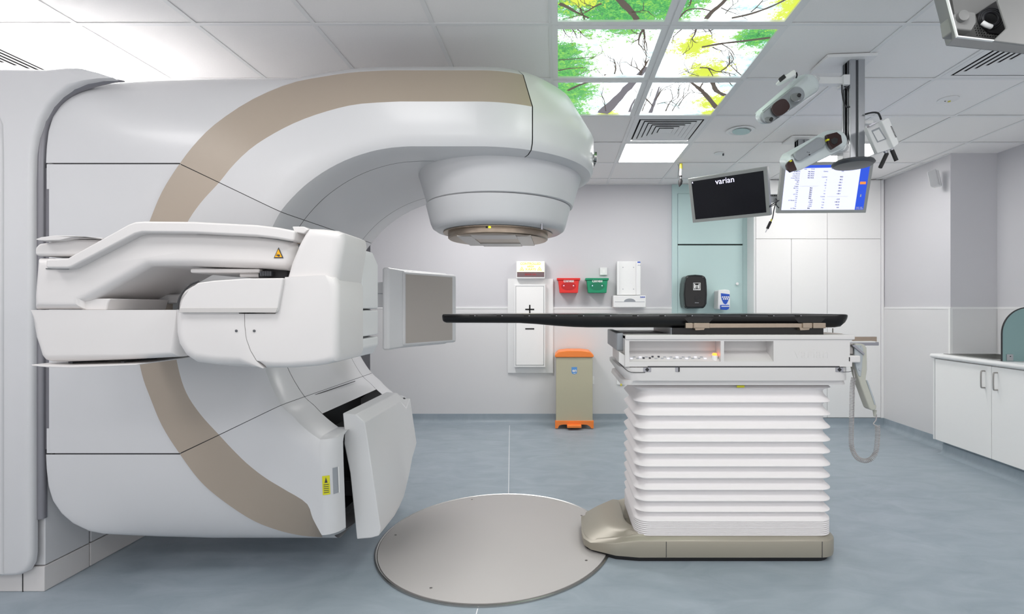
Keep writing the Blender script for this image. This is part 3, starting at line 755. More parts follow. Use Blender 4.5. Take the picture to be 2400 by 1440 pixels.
# ---- near imaging arm
D0 = 1.80
arm = rprism('source_arm', [(80, 604), (106, 604), (163, 612), (316, 540), (333, 535), (600, 545), (660, 553), (686, 566), (690, 600), (684, 622), (668, 633), (600, 628), (440, 623), (345, 624),
                           (205, 705), (190, 708), (190, 726), (73, 726), (73, 690), (77, 640)], D0, 2.16, .03, 'shell_warm', ga)
prism('arm_rail', [(106, 607), (158, 605), (166, 600), (299, 526), (315, 520), (335, 518.5), (450, 519.5), (600, 527), (650, 533), (692, 541), (688, 566), (640, 558), (600, 553.5), (450, 546), (333, 545), (316, 549), (166, 627), (158, 629), (106, 629)], D0 - .035, 2.1, 'shell_warm', arm, bev=.008, seg=3)
rprism('shoulder_cover', [(72, 727), (414, 727), (414, 838), (300, 844), (170, 849), (110, 850), (97, 846), (89, 836), (83, 815), (75, 792), (69, 758)], D0, 2.2, .03, 'shell_warm', arm, wt=lambda i: (0, 0, .8, .8, 1, 1, 1, 1, 1, 1, 1, 1)[i], n=8)
prism('shoulder_cap', [(80, 600), (80, 582), (88, 571), (110, 568), (170, 560), (235, 561), (240, 570), (240, 600)], D0 + .01, 2.15, 'shell_warm', arm, bev=.012, seg=4)
prism('upper_wing', [(82, 561), (96, 556), (130, 552), (170, 553), (242, 558), (240, 561), (200, 557), (165, 557), (140, 563), (110, 564), (90, 564)], D0 - .02, 2.15, 'shell_warm', arm, bev=.003, seg=2)
prism('lower_wing', [(73, 855), (110, 857), (145, 858), (240, 856), (322, 853.5), (322, 856), (240, 860), (165, 863), (110, 861.5), (74, 858)], D0 - .02, 2.12, 'shell_warm', arm, bev=.0025, seg=2)
for x0, x1 in ((160, 170), (284, 291)): pbox('wing_stay', x0, 848, x1, 857, D0 + .05, 2.0, 'alu_dark', arm)
prism('hub', [(190, 700), (258, 700), (252, 712), (248, 728), (190, 728)], D0 + .02, 2.1, 'shell_warm', arm, bev=.006)
pbox('inner_hub', 258, 690, 480, 712, 2.1, 2.27, 'shell', arm, bev=.01)
# warning sign
t0 = P(653.6, 580.5, D0 - .003); 
def tri(name, c, wd, h, y, m, par):
    bm = bmesh.new(); bm_prism(bm, [Vector((c[0] - wd / 2, y, c[1])), Vector((c[0] + wd / 2, y, c[1])), Vector((c[0], y, c[1] + h))], (0, .0012, 0)); return fin(name, bm, m, par)
zb = ZW(605.5, D0)
cxw = XW(653.5, D0)
tri('warning_sign', (cxw, zb), .035, .039, D0 - .0022, 'print', arm)
tri('sign_field', (cxw, zb + .0035), .026, .029, D0 - .0034, 'warn_yellow', arm)
bm = bmesh.new()
bmesh.ops.create_cone(bm, cap_ends=True, segments=10, radius1=.0042, radius2=.0042, depth=.001, matrix=Matrix.Translation((cxw + .002, D0 - .0042, zb + .0095)) @ Matrix.Rotation(math.pi / 2, 4, 'X'))
bm_box(bm, cxw - .0075, cxw, D0 - .0047, D0 - .0037, zb + .0085, zb + .0105); bm_box(bm, cxw - .005, cxw - .004, D0 - .0047, D0 - .0037, zb + .01, zb + .016)
fin('hand_pictogram', bm, 'print', arm)
# source housing
HD = 1.70
lid_gap = [(463, 660), (440, 674), (420, 703), (416, 731), (420, 734), (646, 735), (653, 728)]
hs = rprism('source_housing', [(574, 736), (645, 736), (654, 728), (668, 650), (760, 645), (782, 650), (790, 668), (790, 835), (783, 849), (760, 856), (735, 860), (680, 864), (640, 864), (618, 864), (602, 846), (588, 822), (578, 795), (574.5, 765)], HD, 1.925, .026, 'shell_warm', ga, wt=lambda i: 0 if i in (0, 1, 2, 3, 4, 14, 15, 16, 17, 18, 19) else 1, n=8)
rprism('source_fin', [(719, 534), (750, 535), (785, 539), (800, 546), (803, 560), (800, 590), (788, 660), (780, 700), (720, 720), (648, 728), (655, 700), (666, 655), (678, 615), (695, 573), (708, 549)], HD + .012, 1.925, .03, 'shell_warm', hs, wt=lambda i: 0 if 7 <= i <= 9 else 1)
rprism('left_housing', [(401, 724), (402, 706), (408, 693), (420, 680), (438, 669), (462, 661), (520, 658), (560, 700), (560, 736), (572.5, 736), (573, 765), (576.5, 795), (586, 822), (600, 846), (616, 864), (560, 863), (500, 859), (450, 852), (425, 836), (408, 808), (402, 780)], HD, 1.925, .04, 'shell_warm', hs, wt=lambda i: 0 if 7 <= i <= 14 else 1, n=8)
prism('housing_lid', [(419, 732), (419, 724), (428, 700), (441, 680), (463, 663), (500, 658), (574, 653), (664, 652), (659, 680), (651, 726), (646, 733)], HD - .012, HD + .1, 'shell_warm', hs, bev=.005, seg=3)
tube('rail_shadow_line', [P(x, y, D0 - .002) for x, y in [(108, 630), (160, 630.5), (175, 624), (316, 551), (333, 546.5), (450, 547.5), (600, 555), (640, 559.5), (687, 567.5)]], .0022, 'reveal', arm, n=6)  # dark line drawn under the rail in place of its shadow
tube('lid_gap', [P(x, y, HD - .001) for x, y in [(466, 660), (448, 667), (430, 684), (419, 705), (416.5, 726)]], .0035, 'core', hs, smooth_n=4)
prism('lid_lip', [(421, 722), (650, 722), (646, 733), (419, 733)], HD - .0135, HD, 'lip', hs, bev=.001)
for px in (554, 596): lathe('screw', [(.0045, 0), (.0045, -.0015), (0, -.0015)], P(px, 776, HD - .0005), 'alu_dark', hs, n=14, axis='y')
# parts seen between arm and housing
pbox('cable_bay', 686, 546, 722, 580, D0 + .05, 1.95, 'dark', ga)
pbox('connector', 688, 562, 706, 572, D0 + .03, 1.9, 'warm_metal', ga, bev=.003); pbox('connector', 700, 553, 716, 560, D0 + .03, 1.9, 'metal', ga, bev=.003)
pbox('connector', 686, 571, 700, 579, D0 + .035, 1.9, 'pod_grey', ga, bev=.003)
pbox('turning_joint', 445, 630, 608, 640, D0 + .03, 2.1, 'shell_warm', ga, bev=.006); pbox('turning_joint', 560, 640, 608, 650, D0 + .05, 2.0, 'shell_warm', ga, bev=.006)
bx = empty('x')
bpy.data.objects.remove(bx)
for k in range(7): pbox('joint_rib', 609 + k * 4, 636, 611.5 + k * 4, 647, D0 + .03, 1.9, 'alu_dark', ga)
pbox('joint_recess', 606, 633, 672, 652, D0 + .05, 2.0, 'dark', ga)
prism('arm_end_cap', [(684, 531), (712, 531), (724, 538), (712, 548), (690, 545)], D0 - .02, 1.95, 'shell_warm', arm, bev=.004)
# grey block behind the housing
BD = 1.93
for y0, y1 in ((601, 724), (728, 790), (795, 838)):
    out = [(780, y0 - 20), (835, y0 - 20 if y0 == 601 else y0), (849, y0 + 12 if y0 == 601 else y0), (849, y1 - 22 if y1 == 838 else y1), (836, y1), (780, y1)]
    prism('rear_block', out, BD, 2.10, 'panel_box', hs, bev=.006)
# link to gantry
box('arm_mount', -1.35, -1.2, 1.95, 2.29, 1.25, 1.42, 'shell', ga, bev=.02)

# ---- far detector
d0, d1 = 3.30, 3.66
a0 = Vector((XW(949, d0), d0, 0)); a1 = Vector((XW(1060.5, d1), d1, 0)); ux = (a1 - a0).normalized(); nx = Vector((ux.y, -ux.x, 0))  # nx faces the camera side
wd_ = (a1 - a0).length; zc_ = ZW(724, d0)
MT = Matrix(((ux.x, nx.x * -1, 0, a0.x), (ux.y, nx.y * -1, 0, a0.y), (0, 0, 1, zc_), (0, 0, 0, 1)))   # local x along, y away, z up
def lbox(name, x0, x1, y0, y1, z0, z1, m, par, bev=0):
    bm = bmesh.new(); bm_box(bm, x0, x1, y0, y1, z0, z1, MT); return fin(name, bm, m, par, bev)
hh = .252
det = lbox('detector_plate', -.014, wd_ + .045, 0, .05, -hh, hh, 'panel_box', ga, bev=.018)
lbox('detector_screen', .006, wd_ - .002, -.0015, .004, -.232, .232, 'screen_grey', det)
bm = bmesh.new()
pr = [P(897, 628, 3.12), P(899, 819, 3.12)]
outl = [Vector((XW(897, 3.12), 3.12, 0)), Vector((XW(912, 3.12), 3.12, 0)), a0 + ux * -.01 + nx * -.01, a1 + nx * -.05, a1 - nx * .14, a0 - nx * .16 - ux * .05]
bm_prism(bm, [Vector((v.x, v.y, zc_ - .262)) for v in outl], (0, 0, .524)); fin('detector_housing', bm, 'panel_box', det, bev=.015)
bm = bmesh.new(); bm_prism(bm, [P(x, y, 3.32) for x, y in ((840, 664), (870, 664), (897, 660), (905, 672), (905, 720), (840, 720))], (0, .12, 0)); fin('detector_arm', bm, 'panel_box', ga, bev=.01)
pbox('detector_arm_joint', 840, 688, 900, 689.2, 3.318, 3.32, 'pod_grey', ga)
box('detector_mount', XW(840, 3.32) - .3, XW(840, 3.32) + .02, 3.32, 3.46, 1.33, 1.50, 'panel_box', ga, bev=.01)

# ------------------------------------------------------------------ turntable disc in the floor
DX, DY, DR = -.361, 2.861, .664
tt = empty('turntable_plate', (DX, DY, 0)); tag(tt, 'large round beige turntable plate set in the floor with steel rim', 'floor plate')
lathe('plate', [(DR - .016, .0005), (DR - .016, .009), (DR - .018, .010), (0, .010)], (DX, DY, 0), 'disc', tt, n=128)
lathe('steel_rim', [(DR - .012, .0005), (DR - .013, .007), (DR - .006, .010), (DR, .007), (DR + .001, .0005)], (DX, DY, 0), 'steel', tt, n=128)
for px, py in ((1106, 1175), (927, 1259), (1010, 1384), (1374, 1319), (1363, 1213)):
    d = CAMZ * F / (py - CY); x = XW(px, d)
    lathe('screw', [(.007, 0), (.007, .0012), (0, .0012)], (x, d, .010), 'metal', tt, n=14)
    box('slot', x - .006, x + .006, d - .0012, d + .0012, .0112, .0118, 'dark', tt)

# ------------------------------------------------------------------ treatment couch
cc = empty('treatment_couch', (.9, YC, 0)); tag(cc, 'patient couch with black tabletop on white pleated pedestal and beige base', 'treatment couch')
# base
FY = 2.58
BX1 = XW(1971, FY)
def base_outline(inset=0):
    pts = []
    xr = BX1 - inset; yb = 3.14 - inset; yf = FY + inset
    r = .09
    for k in range(7):
        a = math.radians(-90 + 90 * k / 6); pts.append((xr - r + r * math.cos(a), yf + r + r * math.sin(a)))
    for k in range(7):
        a = math.radians(90 * k / 6); pts.append((xr - r + r * math.cos(a), yb - r + r * math.sin(a)))
    nose = [(.42, yb), (.30, yb - .02), (.18, yb - .10), (.135 + inset, 3.0), (.128 + inset, 2.80), (.135 + inset, 2.72), (.17 + inset, 2.665 + inset), (.30, 2.60 + inset), (.42, yf)]
    return pts + nose
def ringz(pts, z, sl=None): return [Vector((x, y, z if sl is None else sl(x, z))) for x, y in pts]
def slope(x, z):       # the nose of the base falls away to the left
    k = sms(.16, .42, x); return .05 + (z - .05) * (.25 + .75 * k)
rings = [ringz(base_outline(.012), .022), ringz(base_outline(.002), .028), ringz(base_outline(0), .045), ringz(base_outline(0), .110, slope), ringz(base_outline(.004), .118, slope), ringz(base_outline(.022), .126, slope), ringz(base_outline(.030), .138, slope), ringz(base_outline(.05), .130, slope)]
bs = loft('base_cover', rings, 'base_beige', cc, closed=True, cap=True, ang=40)
loft('base_foot', [ringz(base_outline(.022), 0.0), ringz(base_outline(.014), .024)], 'dark', bs, closed=True, cap=True)
for px in (1561.5, 1927):
    box('cover_joint', XW(px, FY) - .0015, XW(px, FY) + .0015, FY - .0012, FY + .01, .03, .112, 'core', bs)
# sloping nose shoulder up to the bellows
def nring(k):
    return [Vector((x, y, z)) for x, y, z in k]
n0 = [(.165, 3.04, .075), (.14, 2.88, .07), (.148, 2.74, .07), (.21, 2.665, .07), (.32, 2.612, .085), (.45, 2.592, .115)]
n1 = [(.24, 3.05, .112), (.23, 2.90, .115), (.24, 2.80, .115), (.28, 2.72, .116), (.35, 2.655, .120), (.46, 2.612, .126)]
n2 = [(.335, 3.08, .140), (.335, 2.92, .142), (.335, 2.80, .142), (.345, 2.72, .142), (.38, 2.652, .140), (.46, 2.618, .137)]
n3 = [(.37, 3.08, .136), (.37, 2.92, .138), (.37, 2.80, .138), (.385, 2.74, .138), (.42, 2.69, .136), (.48, 2.64, .130)]
loft('nose_cover', [nring(crom(k, 5)) for k in (n0, n1, n2, n3)], 'base_beige', bs, ang=50)
# bellows
def rrect(x0, x1, y0, y1, r, z, n=8):
    out = []
    for cx, cy, a0 in ((x1 - r, y0 + r, -90), (x1 - r, y1 - r, 0), (x0 + r, y1 - r, 90), (x0 + r, y0 + r, 180)):
        for i in range(n + 1):
            a = math.radians(a0 + 90 * i / n); out.append(Vector((cx + r * math.cos(a), cy + r * math.sin(a), z)))
    return out
BF = 2.605
ys_ = [910, 943, 974, 1005, 1035, 1063, 1093, 1121, 1148, 1175, 1201, 1220]     # pleat ridges seen at the front
zr = [ZW(y, BF) for y in ys_]
rings = [rrect(XW(1490, BF), XW(1950, BF), BF + .035, 3.06, .05, ZW(898, BF))]
def pleat(z, o): return rrect(XW(1500, BF) - o, XW(1948, BF) + o * .8, BF + .022 - o, 3.08 + o, .075, z)
for a, b in zip(zr[:-1], zr[1:]):
    h = a - b
    for f, o in ((0, .022), (.05, .017), (.16, .003), (.34, -.002), (.52, .001), (.70, .008), (.84, .016), (.95, .0215)):
        rings.append(pleat(a - h * f, o * min(1.3, h / .06 + .25)))
z = zr[-1]
while z > .138:
    rings += [pleat(z, .024), pleat(z - .007, .025), pleat(z - .0085, .012)]; z -= .0105
rings.append(pleat(.13, .02))
loft('bellows', rings, 'bellows', cc, closed=True, cap=True, ang=70)
# pale hinge patches on the left face of the pleats are part of the bellows; label strip
pbox('yellow_sticker', 1727, 904, 1745, 909, BF - .012, BF - .01, 'tag_yellow', cc)
# carriage collar
CF = 2.55
xl, xr_ = XW(1449, CF), XW(1997, CF)
def rrz(x0, x1, y0, y1, r, z): return rrect(x0, x1, y0, y1, r, z, 6)
zt, zb1, zb2 = ZW(862, CF), ZW(872, CF), ZW(893, CF)
loft('collar', [rrz(xl + .02, xr_, CF + .02, 3.14, .06, ZW(903, CF + .02)), rrz(xl + .025, xr_ - .01, CF + .015, 3.14, .06, zb2 - .004), rrz(xl + .045, xr_ + .002, CF + .004, 3.15, .07, zb2), rrz(xl + .010, xr_ + .004, CF, 3.16, .08, zt - .02), rrz(xl + .010, xr_ + .004, CF, 3.16, .08, zt),
                rrz(xl + .03, xr_ - .02, CF + .02, 3.14, .08, zt + .002)], 'shell_warm', cc, closed=True, cap=True, ang=50)
# carriage body with the two recesses (built around them)
z0c, z1c = ZW(858.5, CF), ZW(790, CF)
ca = empty('carriage', (.9, YC, z0c)); ca.parent = cc; ca.location = Vector((.9, YC, z0c)) - Vector((.9, YC, 0))
def cb(name, px0, py0, px1, py1, d0, d1, m, bev=0.0, seg=3):
    bm = bmesh.new(); bm_box(bm, XW(px0, CF), XW(px1, CF), d0, d1, ZW(py1, CF), ZW(py0, CF))
    me = bpy.data.objects
    o = fin(name, bm, m, ca, bev, seg); return o
bm = bmesh.new()
def fr(px0, py0, px1, py1, d0=CF, d1=CF + .09): bm_box(bm, XW(px0, CF), XW(px1, CF), d0, d1, ZW(py1, CF), ZW(py0, CF))
fr(1465, 787, 1997, 800); fr(1465, 848, 1997, 860); fr(1465, 800, 1475, 848); fr(1689, 800, 1697, 848); fr(1813, 800, 1992, 848)
bm_box(bm, XW(1465, CF), XW(1992, CF), CF + .09, 3.14, ZW(860, CF), ZW(787, CF))
fin('carriage_body', bm, 'shell_warm', ca)
cb('top_lip', 1465, 785.5, 2003, 797, CF - .006, 3.15, 'shell_warm', .006)
box('left_frame', XW(1450, CF), XW(1466, CF) - .0, CF + .08, 3.14, ZW(826, CF), ZW(783, CF), 'pod_grey', ca, bev=.006)
prism('left_cheek', [(1450, 824), (1466, 834), (1476, 843), (1476, 862), (1465, 862), (1450, 850)], CF + .01, CF + .12, 'shell_warm', ca, bev=.004)
prism_w('control_panel', [P(1475, 824, CF + .085), P(1475, 851, CF + .004), P(1475, 858, CF + .004), P(1475, 858, CF + .085)], (XW(1689, CF) - XW(1475, CF), 0, 0), 'shell_warm', ca)
prism_w('tray_floor', [P(1697, 824, CF + .085), P(1697, 848, CF + .004), P(1697, 858, CF + .004), P(1697, 858, CF + .085)], (XW(1813, CF) - XW(1697, CF), 0, 0), 'shell_warm', ca)
# keys on the sloping control panel
pa, pb = P(1475, 824, CF + .085), P(1475, 851, CF + .004); sl = (pb - pa)
for i in range(26):
    px = 1482 + i * 7.3
    if px > 1664: break
    c = Vector((XW(px, CF), 0, 0)) + Vector((0, pa.y, pa.z)) + Vector((0, sl.y, sl.z)) * (.50 if i % 2 else .62)
    dk = i in (4, 6, 7, 9)
    box('key', c.x - (.005 if dk else .0065), c.x + (.005 if dk else .0065), c.y - .005, c.y + .005, c.z - .002, c.z + (.006 if dk else .0025), 'print' if dk else ('print_light' if i % 3 else 'scr_white'), ca, bev=.001)
c = P(1675, 836, CF + .035)
lathe('stop_button_base', [(.016, -.02), (.016, .004), (.013, .006), (0, .006)], c, 'white_trim', ca, n=20)
bt = lathe('motion_button', [(.012, .006), (.0125, .013), (.009, .018), (0, .019)], c, 'lamp_orange', ca, n=20)
text('lettering', 'varian', .075, FACE(XW(1903, CF), CF - .0004, ZW(829, CF)), 'shell_warm', ca, ext=.0008)
box('recess_gap', XW(1518, CF), XW(1968, CF), CF - .0005, CF + .05, ZW(861.5, CF), ZW(858.5, CF), 'core', ca)
for px in (1517, 1588, 1968):
    wv = 9 if px != 1588 else 5
    pbox('latch', px - wv, 862, px + wv, 872, CF - .003, CF + .01, 'silver', ca, bev=.001)
    if wv == 9: prism('latch_diamond', [(px, 862), (px + 5, 867), (px, 872), (px - 5, 867)], CF - .0045, CF - .003, 'dark', ca)
    else: pbox('latch_shadow', px + 2, 862, px + 5, 872, CF - .0045, CF - .003, 'dark', ca)
tube('cheek_joint', [P(1449, 849, CF + .07), P(1466, 866, CF + .01), P(1480, 873, CF - .001), P(1512, 873.5, CF - .001)], .0016, 'core', ca, smooth_n=3)
tube('cheek_joint', [P(1975, 872.5, CF - .001), P(1990, 872, CF), P(1998, 870, CF + .01)], .0014, 'core', ca)
# slide block and rail
TF = 2.60
box('slide_block', XW(1577, TF), XW(1930, TF), TF, 3.12, ZW(788, TF), ZW(769, TF), 'black', cc)
box('slide_plate', XW(1577, TF) - .006, XW(1577, TF) - .0005, TF + .02, 3.1, ZW(787, TF), ZW(769, TF), 'pod_grey', cc)
box('slide_cover', XW(1930, TF), XW(1987, TF), TF + .05, 3.1, ZW(787, TF), ZW(783.5, TF), 'warm_metal', cc)
tube('slide_pin', [P(1952, 770, TF + .3), P(1952, 783, TF + .3)], .004, 'metal', cc)
RF = TF - .03
cr_ = prism('clamp_rail', [(1607, 759), (1625, 758.5), (1932, 758.5), (1935, 760), (1935, 768), (1606, 769.5)], RF, RF + .015, 'warm_metal', cc, bev=.002)
for x0, x1 in ((1607, 1624), (1626, 1664), (1882, 1904), (1906, 1936)): pbox('rail_clamp', x0, 757.5, x1, 770, RF - .008, RF + .012, 'warm_metal', cr_, bev=.003)
for x0, x1 in ((1628, 1654), (1874, 1900)): prism('clamp_foot', [(x0, 768), (x1, 768), (x1 - 4, 774), (x0 + 2, 775)], RF - .004, RF + .05, 'warm_metal', cr_, bev=.002)
# tabletop
def top_section(px, yt, yb, shrink=0):
    X = XW(px, TF); zt = ZW(yt, TF); zb = ZW(yb, TF); h = (zt - zb); y0 = TF + shrink; y1 = 3.13 - shrink
    yz = [(y0 + .004, zt - .0), (y0, zt - .004), (y0 - .0, zt - h * .35), (y0 + .006, zb + h * .18), (y0 + .02, zb + .002), (y0 + .06, zb), (y1 - .06, zb), (y1 - .02, zb + .002), (y1 - .006, zb + h * .18), (y1, zt - h * .35), (y1, zt - .004), (y1 - .004, zt), (y1 - .02, zt), (y0 + .02, zt)]
    return [Vector((X, y, z)) for y, z in yz]
secs = [(1033.5, 742, 748, .03), (1034, 739, 752, .02), (1037, 737.3, 756, .008), (1044, 737, 758, .0), (1100, 737, 758, 0), (1215, 737, 758.5, 0), (1255, 737, 761, 0), (1300, 737, 765, 0), (1345, 737, 768, 0), (1380, 737, 769, 0), (1600, 737, 769, 0), (1800, 737, 769, 0), (1960, 737, 769, 0), (1975, 737, 767, .002), (1985, 737.2, 760, .01), (1992, 738, 751, .02), (1995.5, 741, 745, .035)]
tp = loft('tabletop', [top_section(*s) for s in secs], 'carbon', cc, closed=True, cap=True, ang=50)
for i in range(13):
    px = 1106 + i * 63.7
    if px > 1880: break
    pbox('index_notch', px - 6, 738.2, px + 5, 741.6, TF - .003, TF + .012, 'black', tp, bev=.001)
    pbox('notch_edge', px + 6, 739.4, px + 8, 741.4, TF - .0015, TF, 'silver', tp)
pbox('edge_strip', 1120, 740.2, 1560, 741.0, TF - .0008, TF, 'alu_dark', tp)
pbox('edge_strip', 1560, 740.2, 1860, 741.2, TF - .0008, TF, 'alu_dark', tp)
for xa, xb in ((1604, 1672), (1862, 1934)):
    prism('clamp_recess', [(xa, 747), (xa + 14, 743.5), (xb - 12, 743.5), (xb, 747), (xb - 10, 757), (xa + 10, 757)], TF - .001, TF + .004, 'black', tp)
# accessory rail to the right of the carriage
ar = pbox('accessory_rail', 1905, 802.5, 2060, 810.5, CF + .32, CF + .35, 'silver', cc, bev=.002)
pbox('rail_back', 1905, 790, 2055, 801, CF + .36, CF + .38, 'warm_metal', cc); pbox('rail_ledge', 1905, 800.5, 2052, 803, CF + .32, CF + .37, 'white_trim', cc)
pbox('pendant_holder', 1986, 834, 2018, 851, CF + .0, CF + .07, 'shell_warm', cc, bev=.008)
box('holder_bracket', XW(1998, CF), XW(2008, CF), CF + .03, CF + .10, ZW(832, CF), ZW(806, CF), 'metal', cc, bev=.003)
# hand pendant (rests in the holder) + coiled cord
HP = CF + .035
hp = empty('hand_pendant', P(2012, 830, HP)); tag(hp, 'grey-green handheld control pendant hanging in the couch side holder', 'hand control')
bd = prism('pendant_body', [(2004, 806), (2020, 806), (2028, 809), (2032, 816), (2033, 850), (2033, 868), (2030, 890), (2038, 912), (2050, 938), (2055, 952), (2055, 959), (2050, 963), (2044, 963), (2038, 959), (2030, 938), (2018, 905), (2010, 880), (2004, 850)], HP - .01, HP + .045, 'pendant', hp, bev=.010, seg=4)
prism('button_face', [(2004, 809), (2019, 809), (2024, 818), (2022, 845), (2020, 870), (2018, 884), (2013, 882), (2007, 862), (2003, 846)], HP - .014, HP, 'pendant_grey', bd, bev=.003)
prism('trigger_bar', [(2031, 893), (2034, 892), (2048, 930), (2053, 948), (2050, 950), (2044, 932)], HP - .013, HP, 'pendant_grey', bd, bev=.002)
prism('clip_lever', [(1998, 811), (2003, 808), (2027, 829), (2025, 833)], HP - .022, HP - .014, 'silver', bd, bev=.001)
for px, py in ((2018, 813), (2016, 868), (2013, 866)): lathe('key', [(.004, 0), (.004, -.003), (0, -.003)], P(px, py, HP - .014), 'print_light', bd, n=12, axis='y')
lathe('strain_relief', [(.010, 0), (.008, -.012), (.006, -.028), (.004, -.034)], P(2050, 962, HP + .02), 'pendant', hp, n=12)
cpath = crom([P(2001, 886, HP), P(1998, 905, HP), P(1997, 940, HP), P(1996, 980, HP), P(1995, 1025, HP), P(1996, 1047, HP), P(2003, 1066, HP), P(2014, 1077, HP), P(2030, 1080.5, HP), P(2044, 1074, HP), P(2053, 1058, HP), P(2056, 1035, HP), P(2057, 1010, HP), P(2056, 998, HP)], 60)
cpath = [Vector(p) for p in cpath]
Ls = [0]
for a, b in zip(cpath[:-1], cpath[1:]): Ls.append(Ls[-1] + (b - a).length)
tot = Ls[-1]; turns = 88; STEP = turns * 9; coil = []; j = 0
for i in range(STEP + 1):
    s = tot * i / STEP
    while j < len(Ls) - 2 and Ls[j + 1] < s: j += 1
    f = (s - Ls[j]) / max(1e-9, Ls[j + 1] - Ls[j]); p = cpath[j].lerp(cpath[j + 1], f); t = (cpath[j + 1] - cpath[j]).normalized()
    u = Vector((t.z, 0, -t.x)).normalized(); v = Vector((0, 1, 0)); a = 2 * math.pi * turns * i / STEP
    coil.append(p + .0108 * (math.cos(a) * u + math.sin(a) * v))
cc_ = tube('coiled_cord', coil, .0021, 'cord', hp, n=5)
tube('straight_cord', [P(2054, 972, HP + .02), P(2053, 985, HP + .02), P(2047, 994, HP + .01), P(2056, 999, HP)], .003, 'cord', hp, smooth_n=4)
tube('straight_cord', [P(2003, 886, HP), P(2001, 870, HP + .01), P(2000, 852, HP + .03)], .003, 'cord', hp, smooth_n=3)

# ------------------------------------------------------------------ back wall things
W = YB - .008
def wallthing(name, px, py, label, cat, group=None):
    o = empty(name, P(px, py, W)); return tag(o, label, cat, group)
# controlled-area sign
D1 = W - .09
r = wallthing('warning_light_sign', 1243, 632, 'lit yellow controlled area X-ray warning light box above the plus and minus panel', 'warning sign')
pbox('sign_box', 1210, 612.5, 1277, 653, D1, W, 'white_trim', r, bev=.004)
pbox('lit_panel', 1212, 613.5, 1275.5, 637.5, D1 - .003, D1, 'sign_lit', r)
pbox('dark_panel', 1212, 638, 1275.5, 649.5, D1 - .003, D1, 'led_dark_red', r)
for s, py, sz in (('CONTROLLED', 618.8, .036), ('AREA', 625.2, .032), ('X-RAYS', 632.0, .036)):
    text('lettering', s, sz, FACE(XW(1243.5, D1), D1 - .004, ZW(py, D1)), 'sign_text', r, bold=.0006)
text('lettering', 'BEAM ON', .03, FACE(XW(1243.5, D1), D1 - .004, ZW(644, D1)), 'red_dark', r)
for px in (1223, 1264.5):
    tri('trefoil_triangle', (XW(px, D1), ZW(634.5, D1)), .052, .046, D1 - .005, 'sign_text', r); tri('trefoil_triangle', (XW(px, D1), ZW(633.6, D1)), .035, .031, D1 - .006, 'sign_lit', r)
    lathe('trefoil', [(.006, 0), (.006, -.001), (0, -.001)], (XW(px, D1), D1 - .006, ZW(631.5, D1)), 'sign_text', r, n=10, axis='y')
# plus / minus panel
r = wallthing('phantom_panel', 1243, 875, 'tall white access panel with black plus and minus marks on the back wall', 'wall panel')
D2 = W - .02
pbox('back_board', 1190, 653.6, 1296.5, 875, D2, W, 'white_trim', r, bev=.002)
D3 = D2 - .055
pbox('door_frame', 1205, 667, 1278.5, 861, D3, D2, 'white_trim', r, bev=.003)
pbox('door', 1209.5, 672, 1274, 856, D3 - .002, D3 + .004, 'ward', r)
ring_frame('door_gap', XW(1208.7, D3), XW(1274.9, D3), ZW(857, D3), ZW(671, D3), .0035, D3 - .0012, D3, 'reveal', r)
for a in ((1231, 724, 1252, 727.2), (1240, 715, 1243.2, 736.5), (1231, 769.6, 1252, 772.6)): pbox('black_mark', *a, D3 - .006, D3 - .002, 'black', r, bev=.001)
# red and green wipe dispensers
def disp(px, m, mdk, lab):
    r = wallthing('wipe_dispenser', px, 690, lab, 'wipe dispenser', 'wipe dispensers on the back wall'); D4 = W - .12
    bd = prism('body', [(px - 24.5, 657), (px + 24.5, 657), (px + 22, 687), (px - 21, 687)], D4, W, m, r, bev=.006)
    pbox('rim', px - 27.5, 652, px + 27.5, 657, D4 - .008, W, m, r, bev=.004)
    el = [(px + 17.5 * math.cos(a * math.pi / 16), 671 + 9.8 * math.sin(a * math.pi / 16)) for a in range(32)]
    prism('oval_recess', el, D4 - .0015, D4 + .001, mdk, r)
    for q in (-11, 11.5): lathe('screw', [(.006, 0), (.006, -.003), (0, -.003)], P(px + q, 670, D4 - .001), 'scr_white', r, n=10, axis='y')
    text('lettering', 'clinell', .052, FACE(XW(px + .5, D4), D4 - .002, ZW(658.5, D4)), 'white_trim', r, ext=.001, bold=.0012)
disp(1332.5, 'red', 'red_dark', 'red wall dispenser for wipes, left of the green one')
disp(1399.5, 'green', 'green_dark', 'green wall dispenser for wipes, right of the red one')
r = wallthing('light_switch', 1414.5, 636, 'plain white square switch plate above the green dispenser', 'switch')
pbox('plate', 1406, 627.5, 1423, 645, W - .012, W, 'white_trim', r, bev=.003); pbox('rocker', 1411.5, 632, 1417.5, 640, W - .015, W - .012, 'ward', r, bev=.001)
# glove dispenser
r = wallthing('apron_dispenser', 1473, 660, 'tall white wall dispenser with a curled edge, above the low white one', 'dispenser')
D5 = W - .09
pbox('back_plate', 1447, 613, 1502, 692, D5, W, 'white_trim', r, bev=.005); pbox('side_rim', 1491, 613, 1502, 692, D5 - .03, D5, 'white_trim', r, bev=.01)
pbox('side_rim', 1446, 613, 1451, 692, D5 - .02, D5, 'white_trim', r, bev=.006)
for a, b in ((1460, 627), (1485, 627), (1460, 678), (1485, 678)): lathe('screw', [(.006, 0), (.006, -.002), (0, -.002)], P(a, b, D5), 'print_light', r, n=10, axis='y')
pbox('label_plate', 1494, 613.5, 1501, 616.5, D5 - .032, D5 - .03, 'blue', r)
for q in (0, 1, 2): pbox('label_mark', 1495 + q * 2.4, 621, 1496.4 + q * 2.4, 623, D5 - .032, D5 - .03, 'print_light', r)
r = wallthing('glove_dispenser', 1475, 708, 'low wide white glove dispenser with half-round slot, under the tall one', 'dispenser')
D6 = W - .14
